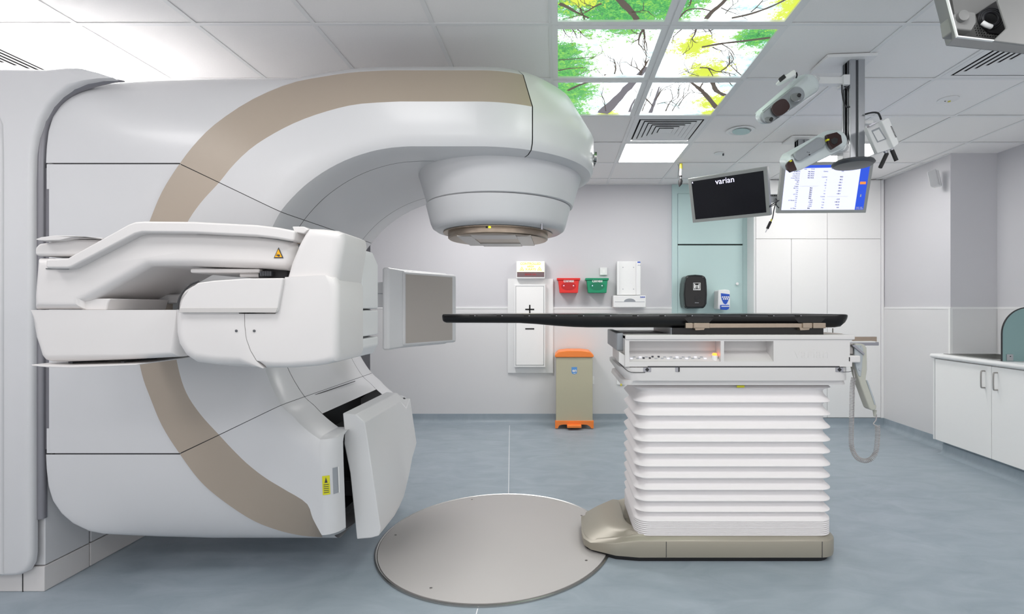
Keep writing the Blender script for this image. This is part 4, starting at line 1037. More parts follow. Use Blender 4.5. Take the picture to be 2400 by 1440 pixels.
pbox('body', 1437.5, 693, 1514, 721, D6, W, 'white_trim', r, bev=.006)
hc = [(1476 + 13.5 * math.cos(math.pi * k / 12), 707.5 - 7.5 * math.sin(math.pi * k / 12)) for k in range(13)]
prism('finger_slot', hc, D6 - .001, D6 + .001, 'pod_grey', r); pbox('slot_line', 1441, 707.3, 1511, 708.4, D6 - .001, D6 + .001, 'print_light', r)
text('lettering', 'DANI', .022, FACE(XW(1506, D6), D6 - .002, ZW(697, D6)), 'blue', r, bold=.0008)
# sockets
r = wallthing('wall_socket', 1454, 893, 'small white wall socket with a yellow tag, right of the pedal bin', 'socket')
pbox('plate', 1445.5, 884, 1462.5, 902, W - .012, W, 'white_trim', r, bev=.002)
lathe('socket_hole', [(.013, 0), (.013, -.006), (.006, -.006), (0, -.004)], P(1454, 893, W - .012), 'alu_dark', r, n=16, axis='y')
pbox('yellow_tag', 1454, 897, 1458, 905, W - .016, W - .013, 'plug_yellow', r)
r = wallthing('wall_socket', 1388, 892, 'white wall plate half hidden behind the pedal bin', 'socket'); pbox('plate', 1372, 883, 1392.5, 901, W - .012, W, 'white_trim', r, bev=.002)
# pedal bin
B0 = 5.43
r = empty('pedal_bin', (XW(1346, B0), B0 + .2, 0)); tag(r, 'tall beige pedal bin with orange lid and orange feet by the back wall', 'waste bin')
pbox('body', 1303, 838, 1389, 990, B0, B0 + .28, 'bin', r, bev=.006)
prism('lid', [(1300.5, 838), (1300.5, 833), (1309, 825), (1330, 822.5), (1362, 822.5), (1383, 825), (1391.5, 833), (1391.5, 838)], B0 - .012, B0 + .29, 'orange', r, bev=.008)
foot = [(1301, 987), (1391.5, 987), (1391.5, 1005), (1386, 1005), (1382, 1000), (1376, 996.5), (1368, 996), (1318, 996), (1311, 998), (1307, 1005), (1301, 1005)]
prism('foot_frame', foot, B0 - .012, B0 + .02, 'orange', r, bev=.003); prism('foot_frame', foot, B0 + .25, B0 + .29, 'orange', r)
pbox('pedal', 1329, 998, 1363, 1004, B0 - .07, B0 + .05, 'orange', r, bev=.006)
prism('sticker', [(1339.5, 861), (1352.5, 861), (1352.5, 874), (1350, 877), (1346, 878), (1342, 877), (1339.5, 874)], B0 - .0015, B0, 'light_blue', r)
text('lettering', 'en', .05, FACE(XW(1346.5, B0), B0 - .002, ZW(869, B0)), 'white_trim', r, bold=.0015)
pbox('sticker_line', 1344, 875.3, 1349, 876.3, B0 - .003, B0 - .0015, 'white_trim', r)
# teal door panels
GD = YB - .03
r = empty('teal_cupboard', (1.5, YB - .02, 0)); tag(r, 'pale teal panelled cupboard front in the back wall, behind the black towel box', 'cupboard')
x0, x1 = 1.313, 2.187
bm = bmesh.new(); zt_ = CEIL - .004
pz = [ZW(y, GD) for y in (968, 576, 573, 454)]
bm_box(bm, x0, XW(1588, GD), GD, YB - .001, .1, zt_); bm_box(bm, XW(1741, GD), XW(1757, GD), GD, YB - .001, .1, zt_); bm_box(bm, XW(1588, GD), XW(1741, GD), GD, YB - .001, pz[3], zt_)
fin('frame', bm, 'teal', r)
box('upper_panel', XW(1588, GD) + .003, XW(1741, GD) - .003, GD - .006, GD + .02, pz[2] + .004, pz[3] - .003, 'teal', r, bev=.002)
box('lower_door', XW(1588, GD) + .003, XW(1741, GD) - .003, GD - .006, GD + .02, .1, pz[1] + .002, 'teal', r, bev=.002)
box('panel_backing', XW(1586, GD), XW(1743, GD), GD + .021, GD + .026, .1, pz[3] + .01, 'core', r)
box('edge_strip', XW(1755.5, GD), 2.186, GD + .002, YB - .001, .1, zt_, 'wall_paint', r)
lathe('knob', [(.012, 0), (.012, -.008), (.018, -.014), (.012, -.022), (0, -.024)], P(1727, 666, GD - .006), 'white_trim', r, n=20, axis='y')
# towel dispenser
T0 = GD - .23
r = empty('towel_dispenser', P(1629, 685, GD)); tag(r, 'glossy black paper towel dispenser on the teal cupboard', 'towel dispenser')
sh = [(1607, 649), (1612, 645.5), (1630, 644), (1646, 645.5), (1652, 648), (1655.5, 655), (1657, 672), (1657.5, 690), (1656.5, 712), (1653, 719), (1649, 723), (1612, 724), (1605, 722), (1603, 712), (1601.5, 690), (1603, 665)]
prism('body', sh, T0 + .03, GD - .006, 'gloss_black', r, bev=.012, seg=4)
prism('front_shell', [(x * .93 + 1630 * .07, y * .96 + 684 * .04) for x, y in sh], T0, T0 + .05, 'gloss_black', r, bev=.016, seg=4)
ring_frame('symbol_frame', XW(1624.8, T0), XW(1641.8, T0), ZW(680.5, T0), ZW(663.3, T0), .004, T0 - .002, T0 + .001, 'white_trim', r)
for a in ((1627, 670, 1630.5, 676), (1636, 670, 1639.5, 676), (1629, 669, 1638, 671)): pbox('hand_symbol', *a, T0 - .002, T0 + .001, 'white_trim', r)
for a in ((1627, 665.5, 1629, 670), (1637.5, 665.5, 1639.5, 670)): pbox('hand_symbol', *a, T0 - .002, T0 + .001, 'white_trim', r)
lathe('dot_symbol', [(.006, 0), (.006, -.002), (0, -.002)], P(1633.3, 673.5, T0), 'white_trim', r, n=12, axis='y')
text('lettering', 'TOUCHLESS', .0135, FACE(XW(1633.3, T0), T0 - .002, ZW(678.3, T0)), 'white_trim', r, bold=.0004)
lathe('sensor', [(.034, 0), (.034, -.002), (0, -.002)], P(1633.5, 699, T0), 'dark', r, n=24, axis='y')
pbox('logo_line', 1629, 709.5, 1638, 710.5, T0 - .001, T0 + .001, 'print_light', r)
# soap dispenser
S0 = GD - .16
r = empty('soap_dispenser', P(1696, 700, GD)); tag(r, 'white soap dispenser with a blue shield label beside the black towel box', 'soap dispenser')
prism('body', [(1683.5, 682), (1686, 680), (1700, 679), (1709, 680.5), (1711, 684), (1711.5, 722), (1708, 725), (1686, 725.5), (1682.5, 724)], S0, GD - .006, 'white_trim', r, bev=.01, seg=4)
prism('blue_shield', [(1689.5, 687.5), (1710, 690), (1710, 696), (1707, 705), (1703.5, 712), (1699.5, 714), (1695.5, 711), (1692, 704), (1690, 696)], S0 - .002, S0 + .001, 'blue', r)
for row, (n_, yy) in enumerate(((4, 696.7), (3, 701))):
    for q in range(n_): lathe('white_dot', [(.0088, 0), (.0088, -.001), (0, -.001)], P(1693.6 + q * 4.5 + row * 2.4, yy, S0 - .002), 'white_trim', r, n=12, axis='y')
prism('push_bar', [(1689, 715), (1709, 715), (1710.5, 719), (1708, 725), (1703, 727), (1689, 726)], S0 - .02, S0, 'blue', r, bev=.004); pbox('bar_stripe', 1691, 717.4, 1710, 719.4, S0 - .022, S0 - .02, 'white_trim', r)
# tall white cupboards
r = empty('wall_cupboard', (2.9, WD, 0)); tag(r, 'full-height built-in white cupboard with three tall doors in the right corner', 'cupboard')
box('carcass', 2.187, XR - .009, WD + .022, YB - .001, .1, CEIL - .001, 'reveal', r)
box('side_panel', 2.182, 2.197, WD + .002, YB - .001, 0.1, CEIL - .003, 'white_trim', r)
g = .0022; V = [XW(p, WD) for p in (1768, 1771.5, 1855, 1939, 2064.5)]; zs = [.1, ZW(560, WD), CEIL - .004]
for a, b in ((0, 1), (1, 2), (2, 3), (3, 4)):
    if a: box('door', V[a] + g, V[b] - g, WD, WD + .02, zs[0] + .004, zs[1] - g, 'ward', r, bev=.001, seg=1)
box('top_door', V[1] + g, V[3] - g, WD, WD + .02, zs[1] + g, zs[2], 'ward', r, bev=.001, seg=1)
box('top_door', V[3] + g, V[4] - g, WD, WD + .02, zs[1] + g, zs[2], 'ward', r, bev=.001, seg=1)
box('end_strip', V[0], V[1] - g, WD, WD + .02, .1, zs[2], 'white_trim', r)
box('end_strip', V[4] + g, XR - .009, WD - .002, WD + .02, .1, zs[2], 'ward', r)
# speaker on the right wall
r = empty('wall_speaker', (XR, 4.85, 2.3)); tag(r, 'small light grey speaker box on a bracket high on the right wall', 'speaker')
q = [P(2172, 403, 4.62), P(2192, 395, 4.62), P(2200, 432, 4.62), P(2180, 437, 4.62)]
bm = bmesh.new(); bm_prism(bm, q, (.055, .05, .0)); fin('cabinet', bm, 'panel_box', r, bev=.006)
bm = bmesh.new(); bm_prism(bm, [v + Vector((.058, .045, 0)) for v in q], (.035, .03, 0)); fin('rear_shell', bm, 'white_trim', r, bev=.006)
tube('bracket', [P(2196, 414, 4.66) + Vector((.09, .06, 0)), (XR + .002, 4.80, ZW(414, 4.7))], .012, 'alu_dark', r)
tube('speaker_cable', [P(2200, 395, 4.78), P(2206, 385, 4.80), P(2210, 378, 4.82)], .004, 'dark', r, smooth_n=3)

# ------------------------------------------------------------------ sink counter (right)
CXF = 3.475
ct = empty('base_cabinet', (3.8, 3.9, 0)); tag(ct, 'white base cabinet with steel bow handles under the sink worktop', 'cabinet')
box('carcass', CXF + .022, XRR - .01, 2.2, YRC - .012, .117, .868, 'ward', ct)
box('end_panel', CXF, XRR - .01, YRC - .03, YRC - .010, .117, .868, 'white_trim', ct, bev=.001)
ed = [4.565, 3.970, 3.375, 2.78, 2.2]
for i, (a, b) in enumerate(zip(ed[:-1], ed[1:])):
    dr = box('door', CXF, CXF + .02, b + .002, a - .002, .119, .862, 'ward', ct, bev=.0015, seg=1)
    yh = b + .06 if i % 2 == 0 else a - .055
    z0, z1 = .682, .818
    tube('handle', [(CXF + .002, yh, z0), (CXF - .022, yh, z0), (CXF - .032, yh, z0 + .012), (CXF - .032, yh, z1 - .012), (CXF - .022, yh, z1), (CXF + .002, yh, z1)], .0055, 'metal', dr, n=10, smooth_n=3)
bm = bmesh.new(); bm_box(bm, CXF + .05, XRR - .02, 2.2, YRC - .07, 0, .116); fin('plinth', bm, 'vinyl', ct)
skirting('baseboard_counter', (CXF + .05, YRC - .07, 0), (CXF + .05, 2.2, 0), (-1, 0, 0), h=.09, lab='coved skirting of the counter plinth')
wt = empty('worktop', (3.8, 3.9, .87)); tag(wt, 'white post-formed worktop with inset steel sink along the right wall', 'worktop')
def wsec(y0, y1, x1):
    zt = .91; r_ = .019; xs = CXF - .03 + r_
    pr = [(x1, zt), (xs, zt)] + [(xs - r_ * math.sin(math.pi * k / 8), zt - r_ + r_ * math.cos(math.pi * k / 8)) for k in range(1, 9)] + [(x1, zt - 2 * r_)]
    return loft('top_board', [[Vector((x, y, z)) for x, z in pr] for y in (y0, y1)], 'white_trim', wt, closed=True, cap=True, ang=40)
SY0, SY1 = 3.96, 4.50
wsec(2.2, SY0, XRR - .009); wsec(SY1, YRC - .009, XRR - .009); wsec(SY0, SY1, CXF + .06)
box('rear_strip', 3.98, XRR - .009, SY0, SY1, .872, .91, 'white_trim', wt)
snk = empty('sink', (3.75, 4.2, .91)); tag(snk, 'stainless steel inset sink in the worktop behind the teal screen', 'sink')
bm = bmesh.new(); X0, X1 = CXF + .06, 3.98
for a in ((X0 - .02, X0 + .015, SY0 - .02, SY1 + .02), (X1 - .015, X1 + .015, SY0 - .02, SY1 + .02), (X0 + .015, X1 - .015, SY0 - .02, SY0 + .015), (X0 + .015, X1 - .015, SY1 - .015, SY1 + .02)): bm_box(bm, *a, .9102, .915)
fin('rim', bm, 'steel', snk, bev=.0015, seg=2)
bm = bmesh.new(); bm_box(bm, X0 + .014, X1 - .014, SY0 + .014, SY1 - .014, .76, .912)
bmesh.ops.delete(bm, geom=[f for f in bm.faces if f.calc_center_median().z > .9], context='FACES'); fin('bowl', bm, 'steel', snk)
tp_ = empty('tap', (4.06, 4.1, 1.02)); tag(tp_, 'chrome lever tap on the wall above the sink, partly behind the teal screen', 'tap')
tube('tap_body', [(4.07, 4.02, ZW(800, 4.02)), (3.97, 4.03, ZW(800, 4.03)), (3.93, 4.03, ZW(801, 4.03))], [.014, .014, .018], 'silver', tp_, n=12)
tube('lever', [(4.07, 4.0, ZW(783, 4.0)), (3.95, 4.05, ZW(781, 4.05)), (3.88, 4.1, ZW(778, 4.1)), (3.85, 4.1, ZW(777, 4.1))], [.008, .008, .014, .012], 'alu', tp_, n=12)
SC = 3.89
ss = empty('splash_screen', (3.8, SC, .91)); tag(ss, 'teal splash screen with a curved dark-edged corner standing on the worktop', 'splash screen')
xs0 = XW(2350, SC); zt = ZW(722, SC); arc = []
ra = .205
pts = [(XRR - .012, zt), (xs0 + ra, zt)] + [(xs0 + ra - ra * math.sin(math.pi / 2 * k / 12), zt - ra + ra * math.cos(math.pi / 2 * k / 12)) for k in range(1, 13)] + [(xs0, .912), (XRR - .012, .912)]
prism_w('panel', [Vector((x, SC, z)) for x, z in pts], (0, .012, 0), 'teal_glass', ss)
tube('dark_edge', [Vector((x - .001, SC + .006, z + .001)) for x, z in pts[:-1]], .0065, 'cable', ss, n=8)
pbox('bracket', 2360, 831, 2375, 846, SC - .006, SC, 'alu', ss, bev=.001)
lathe('bracket_screw', [(.004, 0), (.004, -.002), (0, -.002)], P(2368, 836, SC - .006), 'dark', ss, n=10, axis='y')

# ------------------------------------------------------------------ ceiling mounted devices
PD = 2.81
po = empty('camera_post', (XW(2009, PD), PD + .04, CEIL)); tag(po, 'square aluminium ceiling post with grey end cap carrying the tracking cameras', 'camera post')
XP0, XP1 = XW(1993, PD), XW(2027.5, PD); zb_ = ZW(378, PD)
bm = bmesh.new(); yb_ = PD + .085
for a in ((XP0, XP0 + .032, PD, yb_), (XP0 + .046, XP1, PD, yb_), (XP0, XP1, PD + .012, yb_ - .012)): bm_box(bm, a[0], a[1], a[2], a[3], zb_, CEIL - .001)
fin('profile', bm, 'alu', po, bev=.002, seg=2)
for y0 in (PD + .018, PD + .05): box('side_groove', XP0 - .001, XP0, y0, y0 + .014, zb_, CEIL - .01, 'alu_dark', po)
box('face_groove', XP0 + .032, XP0 + .046, PD + .0115, PD + .012, zb_, CEIL - .01, 'alu_dark', po)
prism_w('ceiling_plate', [Vector((x, y, CEIL - .02)) for x, y in ((XP0 - .14, PD - .02), (XP1 + .05, PD - .04), (XP1 + .06, PD + .16), (XP0 - .14, PD + .18))], (0, 0, .019), 'grid', po, bev=.004)
lathe('end_cap', [(.07, .012), (.105, .008), (.112, -.004), (.10, -.016), (.03, -.022), (0, -.022)], ((XP0 + XP1) / 2 - .003, PD + .04, zb_), 'alu_dark', po, n=36)
for y0, y1, z0, z1, xa in ((PD + .01, PD + .05, ZW(194, PD), ZW(178, PD), XW(1908, PD)),):
    box('cross_arm', xa, XP0, y0, y1, z0, z1, 'white_trim', po, bev=.003)
pbox('clamp_block', 1978, 174, 1993, 198, PD - .004, PD + .07, 'white_trim', po, bev=.003)
pbox('clamp_block', 1960, 338, 1993, 358, PD - .002, PD + .06, 'white_trim', po, bev=.003); pbox('clamp_block', 1976, 355, 1993, 372, PD - .002, PD + .06, 'white_trim', po, bev=.003)
box('cross_arm', XP1, XW(2052, PD), PD + .02, PD + .06, ZW(287, PD), ZW(279, PD), 'white_trim', po, bev=.002)
tube('post_cable', [P(1973, 199, PD), P(1974, 220, PD), P(1979, 243, PD), P(1985, 251, PD), P(1992, 250, PD + .02)], .004, 'cable', po, smooth_n=4)
tube('post_cable', [P(1978, 201, PD + .02), P(1988, 212, PD + .02), P(1990, 240, PD + .02), P(1990, 300, PD + .02), P(1984, 332, PD + .02), P(1979, 337, PD + .02)], .004, 'cable', po, smooth_n=4)
# second post, behind
PE = 4.16
pr_ = empty('monitor_post', (XW(1881, PE), PE, CEIL)); tag(pr_, 'rear aluminium ceiling post holding the two monitors', 'monitor post')
xa, xb = XW(1872, PE), XW(1897, PE)
bm = bmesh.new(); bm_box(bm, xa, xa + .035, PE, PE + .08, ZW(470, PE), CEIL - .001); bm_box(bm, xa + .05, xb, PE, PE + .08, ZW(470, PE), CEIL - .001); bm_box(bm, xa, xb, PE + .012, PE + .07, ZW(470, PE), CEIL - .001)
fin('profile', bm, 'alu', pr_); box('side_groove', xa - .001, xa, PE + .03, PE + .045, ZW(470, PE), CEIL - .01, 'alu_dark', pr_)
box('ceiling_plate', xa - .08, xb + .06, PE - .05, PE + .14, CEIL - .015, CEIL - .001, 'grid', pr_, bev=.003)
box('monitor_bar', XW(1780, PE), XW(1930, PE), PE + .02, PE + .06, ZW(466, PE), ZW(454, PE), 'alu', pr_, bev=.003)
pbox('bar_connector', 1806, 459, 1822, 474, PE, PE + .05, 'alu', pr_, bev=.003)
for k in range(4): pbox('connector_slot', 1806 + k * 4, 457, 1808.5 + k * 4, 460, PE - .003, PE, 'dark', pr_)
# monitors
def mon(q, k, name, lab, group='ceiling monitors'):
    x, y, z, yaw, pit, rol, w_, h_ = q; x *= k; y *= k; z = (z - CAMZ) * k + CAMZ; w_ *= k; h_ *= k
    R = Matrix.Translation((x, y, z)) @ Matrix.Rotation(yaw, 4, 'Z') @ Matrix.Rotation(pit, 4, 'X') @ Matrix.Rotation(rol, 4, 'Y')
    r = empty(name, (x, y, z)); tag(r, lab, 'monitor', group)
    def lb(nm, x0, x1, y0, y1, z0, z1, m, par=r, bev=0):
        bm = bmesh.new(); bm_box(bm, x0, x1, y0, y1, z0, z1, R); return fin(nm, bm, m, par, bev)
    lb('bezel', -w_ / 2, w_ / 2, 0, .05, -h_ / 2, h_ / 2, 'bezel', bev=.004)
    lb('back_shell', -w_ * .3, w_ * .3, .05, .085, -h_ * .3, h_ * .3, 'bezel', bev=.01)
    return r, R, w_, h_, lb
r, R, mw, mh, lb = mon((1.539, 4.51, 2.351, -.685, .307, .018, .72, .42), .93, 'monitor', 'left ceiling monitor with a black screen and white maker name')
bx_ = .030; scr = lb('screen', -mw / 2 + bx_, mw / 2 - bx_, -.001, .003, -mh / 2 + .028, mh / 2 - .028, 'scr_black')
text('lettering', 'varian', .068, R @ FACE(-.01, -.003, mh / 2 - .062), 'scr_logo', scr, bold=.0004)
lb('corner_mark', -mw / 2 + .036, -mw / 2 + .044, -.003, -.001, mh / 2 - .046, mh / 2 - .033, 'scr_logo', scr)
r, R, mw, mh, lb = mon((2.234, 4.157, 2.344, -.116, .29, .016, .72, .42), .97, 'monitor', 'right ceiling monitor showing a white and blue table of figures')
scr = lb('screen', -mw / 2 + .03, mw / 2 - .026, -.001, .003, -mh / 2 + .026, mh / 2 - .024, 'scr_white')
xl_, xr2, zt2, zb2_ = -mw / 2 + .03, mw / 2 - .026, mh / 2 - .024, -mh / 2 + .026
lb('side_menu', xr2 - .066, xr2, -.002, -.001, zb2_, zt2, 'scr_blue', scr); lb('title_bar', xl_, xr2 - .19, -.002, -.001, zt2 - .022, zt2, 'scr_blue', scr)
lb('title_bar', xr2 - .11, xr2 - .06, -.002, -.001, zt2 - .022, zt2, 'scr_blue', scr)
lb('orange_key', xr2 - .056, xr2 - .012, -.0035, -.002, .025, .045, 'scr_orange', scr)
lb('menu_mark', xr2 - .040, xr2 - .032, -.0035, -.002, -.075, -.055, 'white_trim', scr)
def tx(s, x, z, size, m='print', al='RIGHT', b=.0004): text('screen_text', s, size, R @ FACE(x, -.0028, z), m, scr, ext=.0002, align=al, bold=b)
c1, c2, c3, c4 = xl_ + .115, xl_ + .225, xl_ + .33, xl_ + .45
tx('Table', c1 + .05, zt2 - .030, .011, 'print_light'); tx('Actual', c2, zt2 - .030, .011, 'print_light'); tx('Plan', c3 + .04, zt2 - .030, .011, 'print_light'); tx('Current', c4 + .01, zt2 - .030, .011, 'print_light'); tx('Max', c4 + .07, zt2 - .030, .011, 'print_light')
L1 = [('Int Mount', 'No Accs'), ('Acc Mount', 'No Accs'), ('e-Aperture', 'No Accs'), ('Comp Mount', 'No Accs'), ('Energy', ''), ('MU', ''), ('Time', ''), ('Imager', None), ('MV Vrt', 'Mid'), ('Lng', 'Mid'), ('Lat', 'Mid'), ('kV Vrt', 'Mid'), ('Lng', 'Mid'), ('Lat', 'Mid'), ('kV Blades X1', '-12.2'), ('X2', '+12.0'), ('Y1', '-14.1'), ('Y2', '+14.1'), ('kV Filter', 'Mid')]
z = zt2 - .050
for a, b in L1:
    tx(a, c1, z, .0125, 'print_light')
    if b: tx(b, c2 + (.0 if b[0] in 'NM' else .012), z, .0135)
    if b is None: lb('rule', c1 + .01, c3 - .06, -.0025, -.001, z - .001, z, 'print_light', scr)
    z -= .0163
L2 = [('Gantry', '0.0', 0), ('', '', 1), ('Coll Rtn', '90.0', 0), ('X', '40.2', 0), ('X1', '-20.1', 0), ('X2', '+20.1', 0), ('Y', '40.2', 0), ('Y1', '-20.1', 0), ('Y2', '+20.1', 0), ('Couch', None, 0), ('Vrt', '-2.01', 0), ('Lng', '+40.10', 0), ('Lat', '+0.32', 0), ('Rtn', '0.0', 0)]
z = zt2 - .050
for a, b, s in L2:
    if a: tx(a, c3, z, .0125, 'print_light')
    if b: tx(b, c4, z, .0135)
    if b is None: lb('rule', c3 + .02, c4 + .06, -.0025, -.001, z - .001, z, 'print_light', scr)
    z -= .0222
tx('10:31 AM', xr2 - .010, zb2_ + .018, .0125, 'white_trim'); tx('12 Oct 2020', xr2 - .004, zb2_ + .007, .0105, 'white_trim')
tube('monitor_cable', [P(1803, 484, 3.95), P(1812, 478, 3.95), P(1826, 470, 3.98)], .004, 'cable', pr_, smooth_n=4)
tube('monitor_cable', [P(1803, 486, 3.95), P(1815, 480, 3.96), P(1822, 472, 3.97), P(1818, 466, 3.98)], .003, 'cable', pr_, smooth_n=4)
tube('monitor_cable', [P(1818, 473, 3.96), P(1820, 482, 3.96), P(1826, 488, 3.96)], .004, 'cable', pr_, smooth_n=4)
pg = empty('dangling_cable', P(1817, 476, 3.94)); tag(pg, 'black cable with a jack plug dangling between the two monitors', 'cable')
tube('wire', [P(1819, 474, 3.94), P(1814, 492, 3.94), P(1811, 510, 3.94), P(1807, 520, 3.94)], .0045, 'cable', pg, smooth_n=4)
tube('sleeve', [P(1808.5, 514, 3.94), P(1806, 521, 3.94)], .006, 'plug_yellow', pg); tube('plug', [P(1806, 520, 3.94), P(1798.5, 536, 3.94)], .011, 'dark', pg, n=10)
tube('jack', [P(1798.5, 536, 3.94), P(1794, 545, 3.94)], .003, 'silver', pg)
# plug hanging from the ceiling
HX = 4.9
hg = empty('hanging_plug', P(1595, 385, HX)); tag(hg, 'small yellow, white and black plug hanging from the ceiling by the light panel', 'plug')
tube('yellow_part', [P(1596, 384, HX), P(1596, 396, HX)], .015, 'plug_yellow', hg, n=12); tube('white_part', [P(1595.5, 396, HX), P(1595, 411, HX)], .012, 'white_trim', hg, n=12)
tube('ring', [P(1595, 412.5, HX), P(1595, 415, HX)], .015, 'dark', hg, n=12); tube('neck', [P(1595, 411, HX), P(1595.5, 421, HX)], .008, 'alu', hg, n=12)
tube('black_tip', [P(1595.5, 419, HX), P(1595, 424, HX), P(1594, 431, HX), P(1592, 438, HX)], [.010, .021, .020, .004], 'dark', hg, n=12, smooth_n=0)
tube('wire', [P(1589, 385, HX), P(1591, 392, HX), P(1590, 404, HX), P(1589, 417, HX)], .003, 'cable', hg, smooth_n=4)

# upper tracking camera (three windows)
def capsule_px(name, ax, ay, bx, by, rpa, rpb, d, depth, m, par, dd=0.0, bev=.02, n=12):
    L = math.hypot(bx - ax, by - ay); ux, uy = (bx - ax) / L, (by - ay) / L; vx, vy = -uy, ux; out = []
    a0 = math.atan2(vy, vx)
    for k in range(n + 1):
        a = a0 + math.pi * k / n; out.append((ax + rpa * math.cos(a), ay + rpa * math.sin(a), d))
    for k in range(n + 1):
        a = a0 + math.pi + math.pi * k / n; out.append((bx + rpb * math.cos(a), by + rpb * math.sin(a), d + dd))
    pts = [P(*q) for q in out]
    bm = bmesh.new(); bm_prism(bm, pts, (0, depth, depth * .35)); return fin(name, bm, m, par, bev, 4, ang=35)
t1 = empty('tracking_camera', P(1850, 230, 2.6)); tag(t1, 'white tilted tracking camera with three lens windows, upper of the two pods', 'tracking camera', 'tracking cameras on the ceiling post')
b1 = capsule_px('housing', 1801, 272, 1898, 199, 18.5, 27, 2.56, .09, 'pod', t1, .10, bev=.03)
capsule_px('face_plate', 1800, 274, 1868, 222, 15.5, 19.5, 2.548, .03, 'pod_grey', b1, .06, bev=.01) 
def blobp(name, cx, cy, rx, ry, rot, d, m, par, pw=.75):
    pts = []
    for k in range(24):
        a = 2 * math.pi * k / 24; u = math.copysign(abs(math.cos(a)) ** pw, math.cos(a)) * rx; v = math.copysign(abs(math.sin(a)) ** pw, math.sin(a)) * ry
        pts.append(P(cx + u * math.cos(rot) - v * math.sin(rot), cy + u * math.sin(rot) + v * math.cos(rot), d))
    bm = bmesh.new(); bm_prism(bm, pts, (0, .012, 0)); return fin(name, bm, m, par, .003, 2)
blobp('lens_window', 1830, 251.5, 22, 17, -.62, 2.54, 'lens', b1); blobp('side_lens', 1866, 227, 12, 9.5, -.2, 2.555, 'lens_grey', b1); blobp('side_lens', 1803, 280.5, 9.5, 7, .1, 2.545, 'lens_grey', b1)
blobp('side_lens_core', 1874, 222.5, 4.5, 4.5, .5, 2.55, 'dark', b1); blobp('side_lens_core', 1808.5, 279, 4, 5, .5, 2.54, 'dark', b1)
prism('rear_bracket', [(1826, 222), (1856, 193), (1878, 186), (1870, 205), (1835, 228), (1824, 236)], 2.66, 2.72, 'pod', t1, bev=.008)
prism('mini_projector', [(1828, 185), (1862, 162), (1867, 168), (1866, 176), (1838, 190), (1831, 190)], 2.62, 2.68, 'white_trim', t1, bev=.006)
prism('mini_lens', [(1827, 182), (1838, 173.5), (1843, 181), (1832, 190)], 2.612, 2.63, 'dark', t1, bev=.002)
tube('bracket_cable', [P(1866, 170, 2.65), P(1868, 176, 2.65), P(1866, 183, 2.66)], .004, 'dark', t1, smooth_n=3)
tube('pod_stem', [P(1905, 187, 2.70), P(1912, 186, 2.83)], .022, 'white_trim', t1)
# lower tracking camera
t2 = empty('tracking_camera', P(1915, 355, 2.6)); tag(t2, 'grey and white tilted tracking camera with dark glass ends, lower of the two pods', 'tracking camera', 'tracking cameras on the ceiling post')
b2 = capsule_px('housing', 1866, 381, 1964, 330, 22, 25, 2.58, .10, 'pod', t2, .10, bev=.02)
capsule_px('grey_inlay', 1873, 366, 1922, 335, 11, 13, 2.572, .02, 'pod_grey', b2, .05, bev=.005)
def pl(name, pts, d, m, bev=.004): return prism(name, pts, d, d + .02, m, b2, bev=bev)
pl('dark_glass', [(1858, 372), (1869, 398), (1854, 403.5), (1846, 396), (1843, 386), (1846, 380)], 2.572, 'lens'); pl('dark_glass', [(1936, 316), (1962, 309), (1972, 317), (1975, 334), (1970, 338), (1951, 350), (1943, 340)], 2.612, 'lens')
pl('yellow_sticker', [(1850, 376.5), (1856, 375), (1857, 378), (1852, 380)], 2.569, 'tag_yellow', .0005); pl('yellow_sticker', [(1938, 326), (1944, 325), (1944, 329), (1939, 330)], 2.609, 'tag_yellow', .0005)
pl('glass_core', [(1948, 327), (1956, 322), (1964, 325), (1963, 334), (1956, 339), (1949, 335)], 2.609, 'dark', .001)
for a, b, s in ((1892, 357, 1), (1896, 357.5, 1), (1897, 363, 2)): lathe('button', [(.002 * s, 0), (.002 * s, -.002), (0, -.002)], P(a, b, 2.573), 'dark', b2, n=8, axis='y')
tube('pod_stem', [P(1972, 343, 2.70), P(1978, 346, 2.82)], .025, 'white_trim', t2)
# wireless box with antennas
wx = empty('wireless_box', P(2065, 310, 2.75)); tag(wx, 'white and grey wireless box with two black aerials on the ceiling post', 'wireless box')
q = [(2031, 299), (2066, 284), (2096, 347), (2057, 360)]
bk = prism('mounting_plate', q, 2.72, 2.75, 'panel_box', wx, bev=.004)
prism('plate_recess', [(2043, 306), (2061, 298), (2078, 326), (2057, 334)], 2.717, 2.72, 'pod_grey', bk, bev=.001); prism('plate_recess_floor', [(2046, 309), (2060, 303), (2074, 325), (2058, 331)], 2.716, 2.718, 'panel_box', bk, bev=.001)
prism('white_case', [(2066, 284), (2080, 276), (2085, 277), (2107, 334), (2106, 338), (2095, 346)], 2.70, 2.77, 'white_trim', bk, bev=.006)
for k in range(9): pbox('vent_slot', 2088 + k * 1.35, 296 + k * 3, 2091 + k * 1.35, 297.3 + k * 3, 2.697, 2.70, 'dark', bk)
for a in ((2074, 354, 2079, 362, 2063, 393), (2089, 348, 2091, 354, 2101, 377)):
    tube('aerial_joint', [P(a[0], a[1], 2.73), P(a[2], a[3], 2.73)], .009, 'silver', wx, n=10); tube('aerial', [P(a[2] - .5, a[3] - 2, 2.73), P(a[4], a[5], 2.73)], .0105, 'dark', wx, n=10)
prism('box_strap', [(2036, 293), (2054, 285), (2056, 288), (2038, 297)], 2.70, 2.72, 'silver', wx, bev=.001)
tube('box_cable', [P(2027, 268, 2.80), P(2044, 264, 2.78), P(2057, 265, 2.76), P(2062, 272, 2.75), P(2065, 280, 2.74)], .005, 'cable', wx, smooth_n=5)
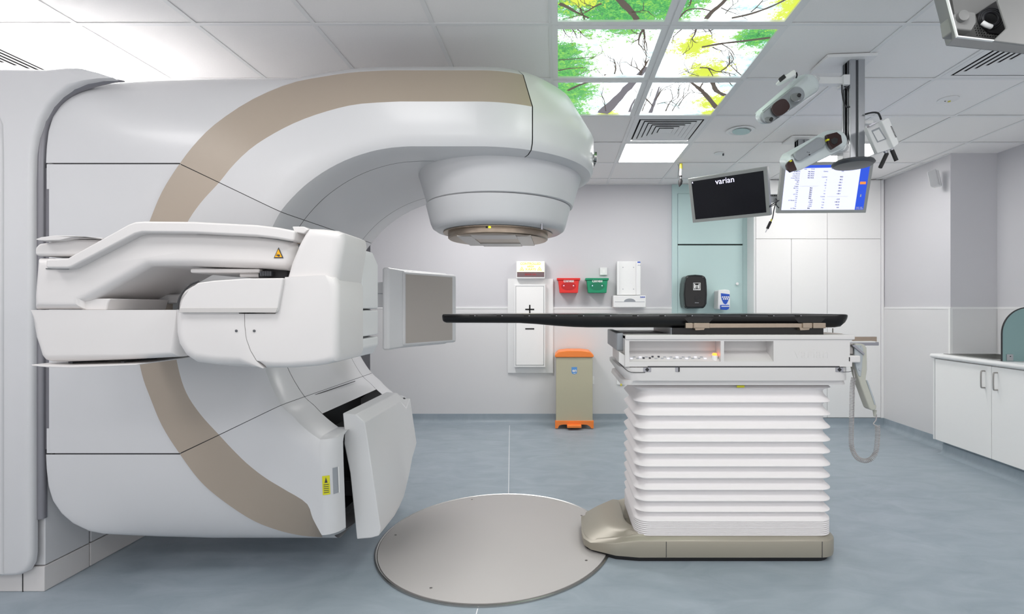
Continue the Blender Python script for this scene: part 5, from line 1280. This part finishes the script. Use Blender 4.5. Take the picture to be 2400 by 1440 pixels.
# camera housing at the top right
hd = empty('ceiling_camera_housing', P(2330, 60, 1.75)); tag(hd, 'open grey camera housing with coiled cables at the top right corner', 'camera housing')
U = 1.75
Y2 = 1.98
bm = bmesh.new()
pf = [P(2220, -8, U), P(2243, 86, U), P(2500, 116, U), P(2500, -60, U), P(2215, -60, U)]
pk = [P(2190, -8, Y2) + Vector((0, 0, 0)), P(2220, 106, Y2), P(2480, 134, Y2), P(2480, -60, Y2), P(2186, -60, Y2)]
for i, j in ((0, 1), (1, 2)):
    bm.faces.new([bm.verts.new(v) for v in (pf[i], pf[j], pk[j], pk[i])])
bm.faces.new([bm.verts.new(v) for v in (pf[4], pf[0], pk[0], pk[4])])
bm.faces.new([bm.verts.new(v) for v in pk])
me_ = fin('outer_tray', bm, 'housing_grey', hd); sm = me_.modifiers.new('solid', 'SOLIDIFY'); sm.thickness = .004
prism('back_plate', [(2222, -60), (2246, 84), (2330, 94), (2500, 114), (2500, -60)], U + .10, U + .11, 'housing_grey', hd)
prism('rim_strip', [(2219, -10), (2244, 86), (2330, 96), (2330, 93), (2246, 83), (2222, -10)], U - .004, U + .004, 'white_trim', hd)
prism('projector_block', [(2236, 32), (2254, 23), (2288, 28), (2290, 52), (2278, 72), (2242, 68)], U + .03, U + .10, 'housing_grey', hd, bev=.006)
lathe('projector_lens', [(.015, 0), (.019, -.004), (.019, -.02), (.012, -.022), (0, -.022)], P(2249, 43, U + .035), 'housing_grey', hd, n=24, axis='y')
prism('cover_box', [(2338, -30), (2340, 4), (2360, 65), (2328, 96), (2420, 108), (2500, 112), (2500, -30)], U - .004, U + .006, 'housing_grey', hd, bev=.004)
prism('cable_cavity', [(2290, 32), (2333, 3), (2339, 4), (2360, 65), (2345, 80), (2318, 76), (2298, 56)], U + .092, U + .098, 'dark', hd)
for k, rr_ in enumerate((.044, .036, .029)):
    c0 = P(2322, 44, U + .07 - k * .012); tube('coiled_cable', [c0 + Vector((rr_ * math.cos(a), 0, rr_ * .85 * math.sin(a))) for a in [2 * math.pi * q / 24 for q in range(25)]], .005, 'cable', hd, n=8)
tube('white_cable_tie', [P(2302, 53, U + .04), P(2312, 59, U + .035), P(2323, 63, U + .04)], .008, 'white_trim', hd); 
for i in range(5):
    for j in range(11):
        px, py = 2284 + j * 6.2 + i * 1.6, 60 + i * 5.6 + j * .55
        if px > 2345: continue
        pbox('vent_hole', px - 1.1, py - 1.1, px + 1.1, py + 1.1, U + .0985, U + .0995, 'dark', hd)
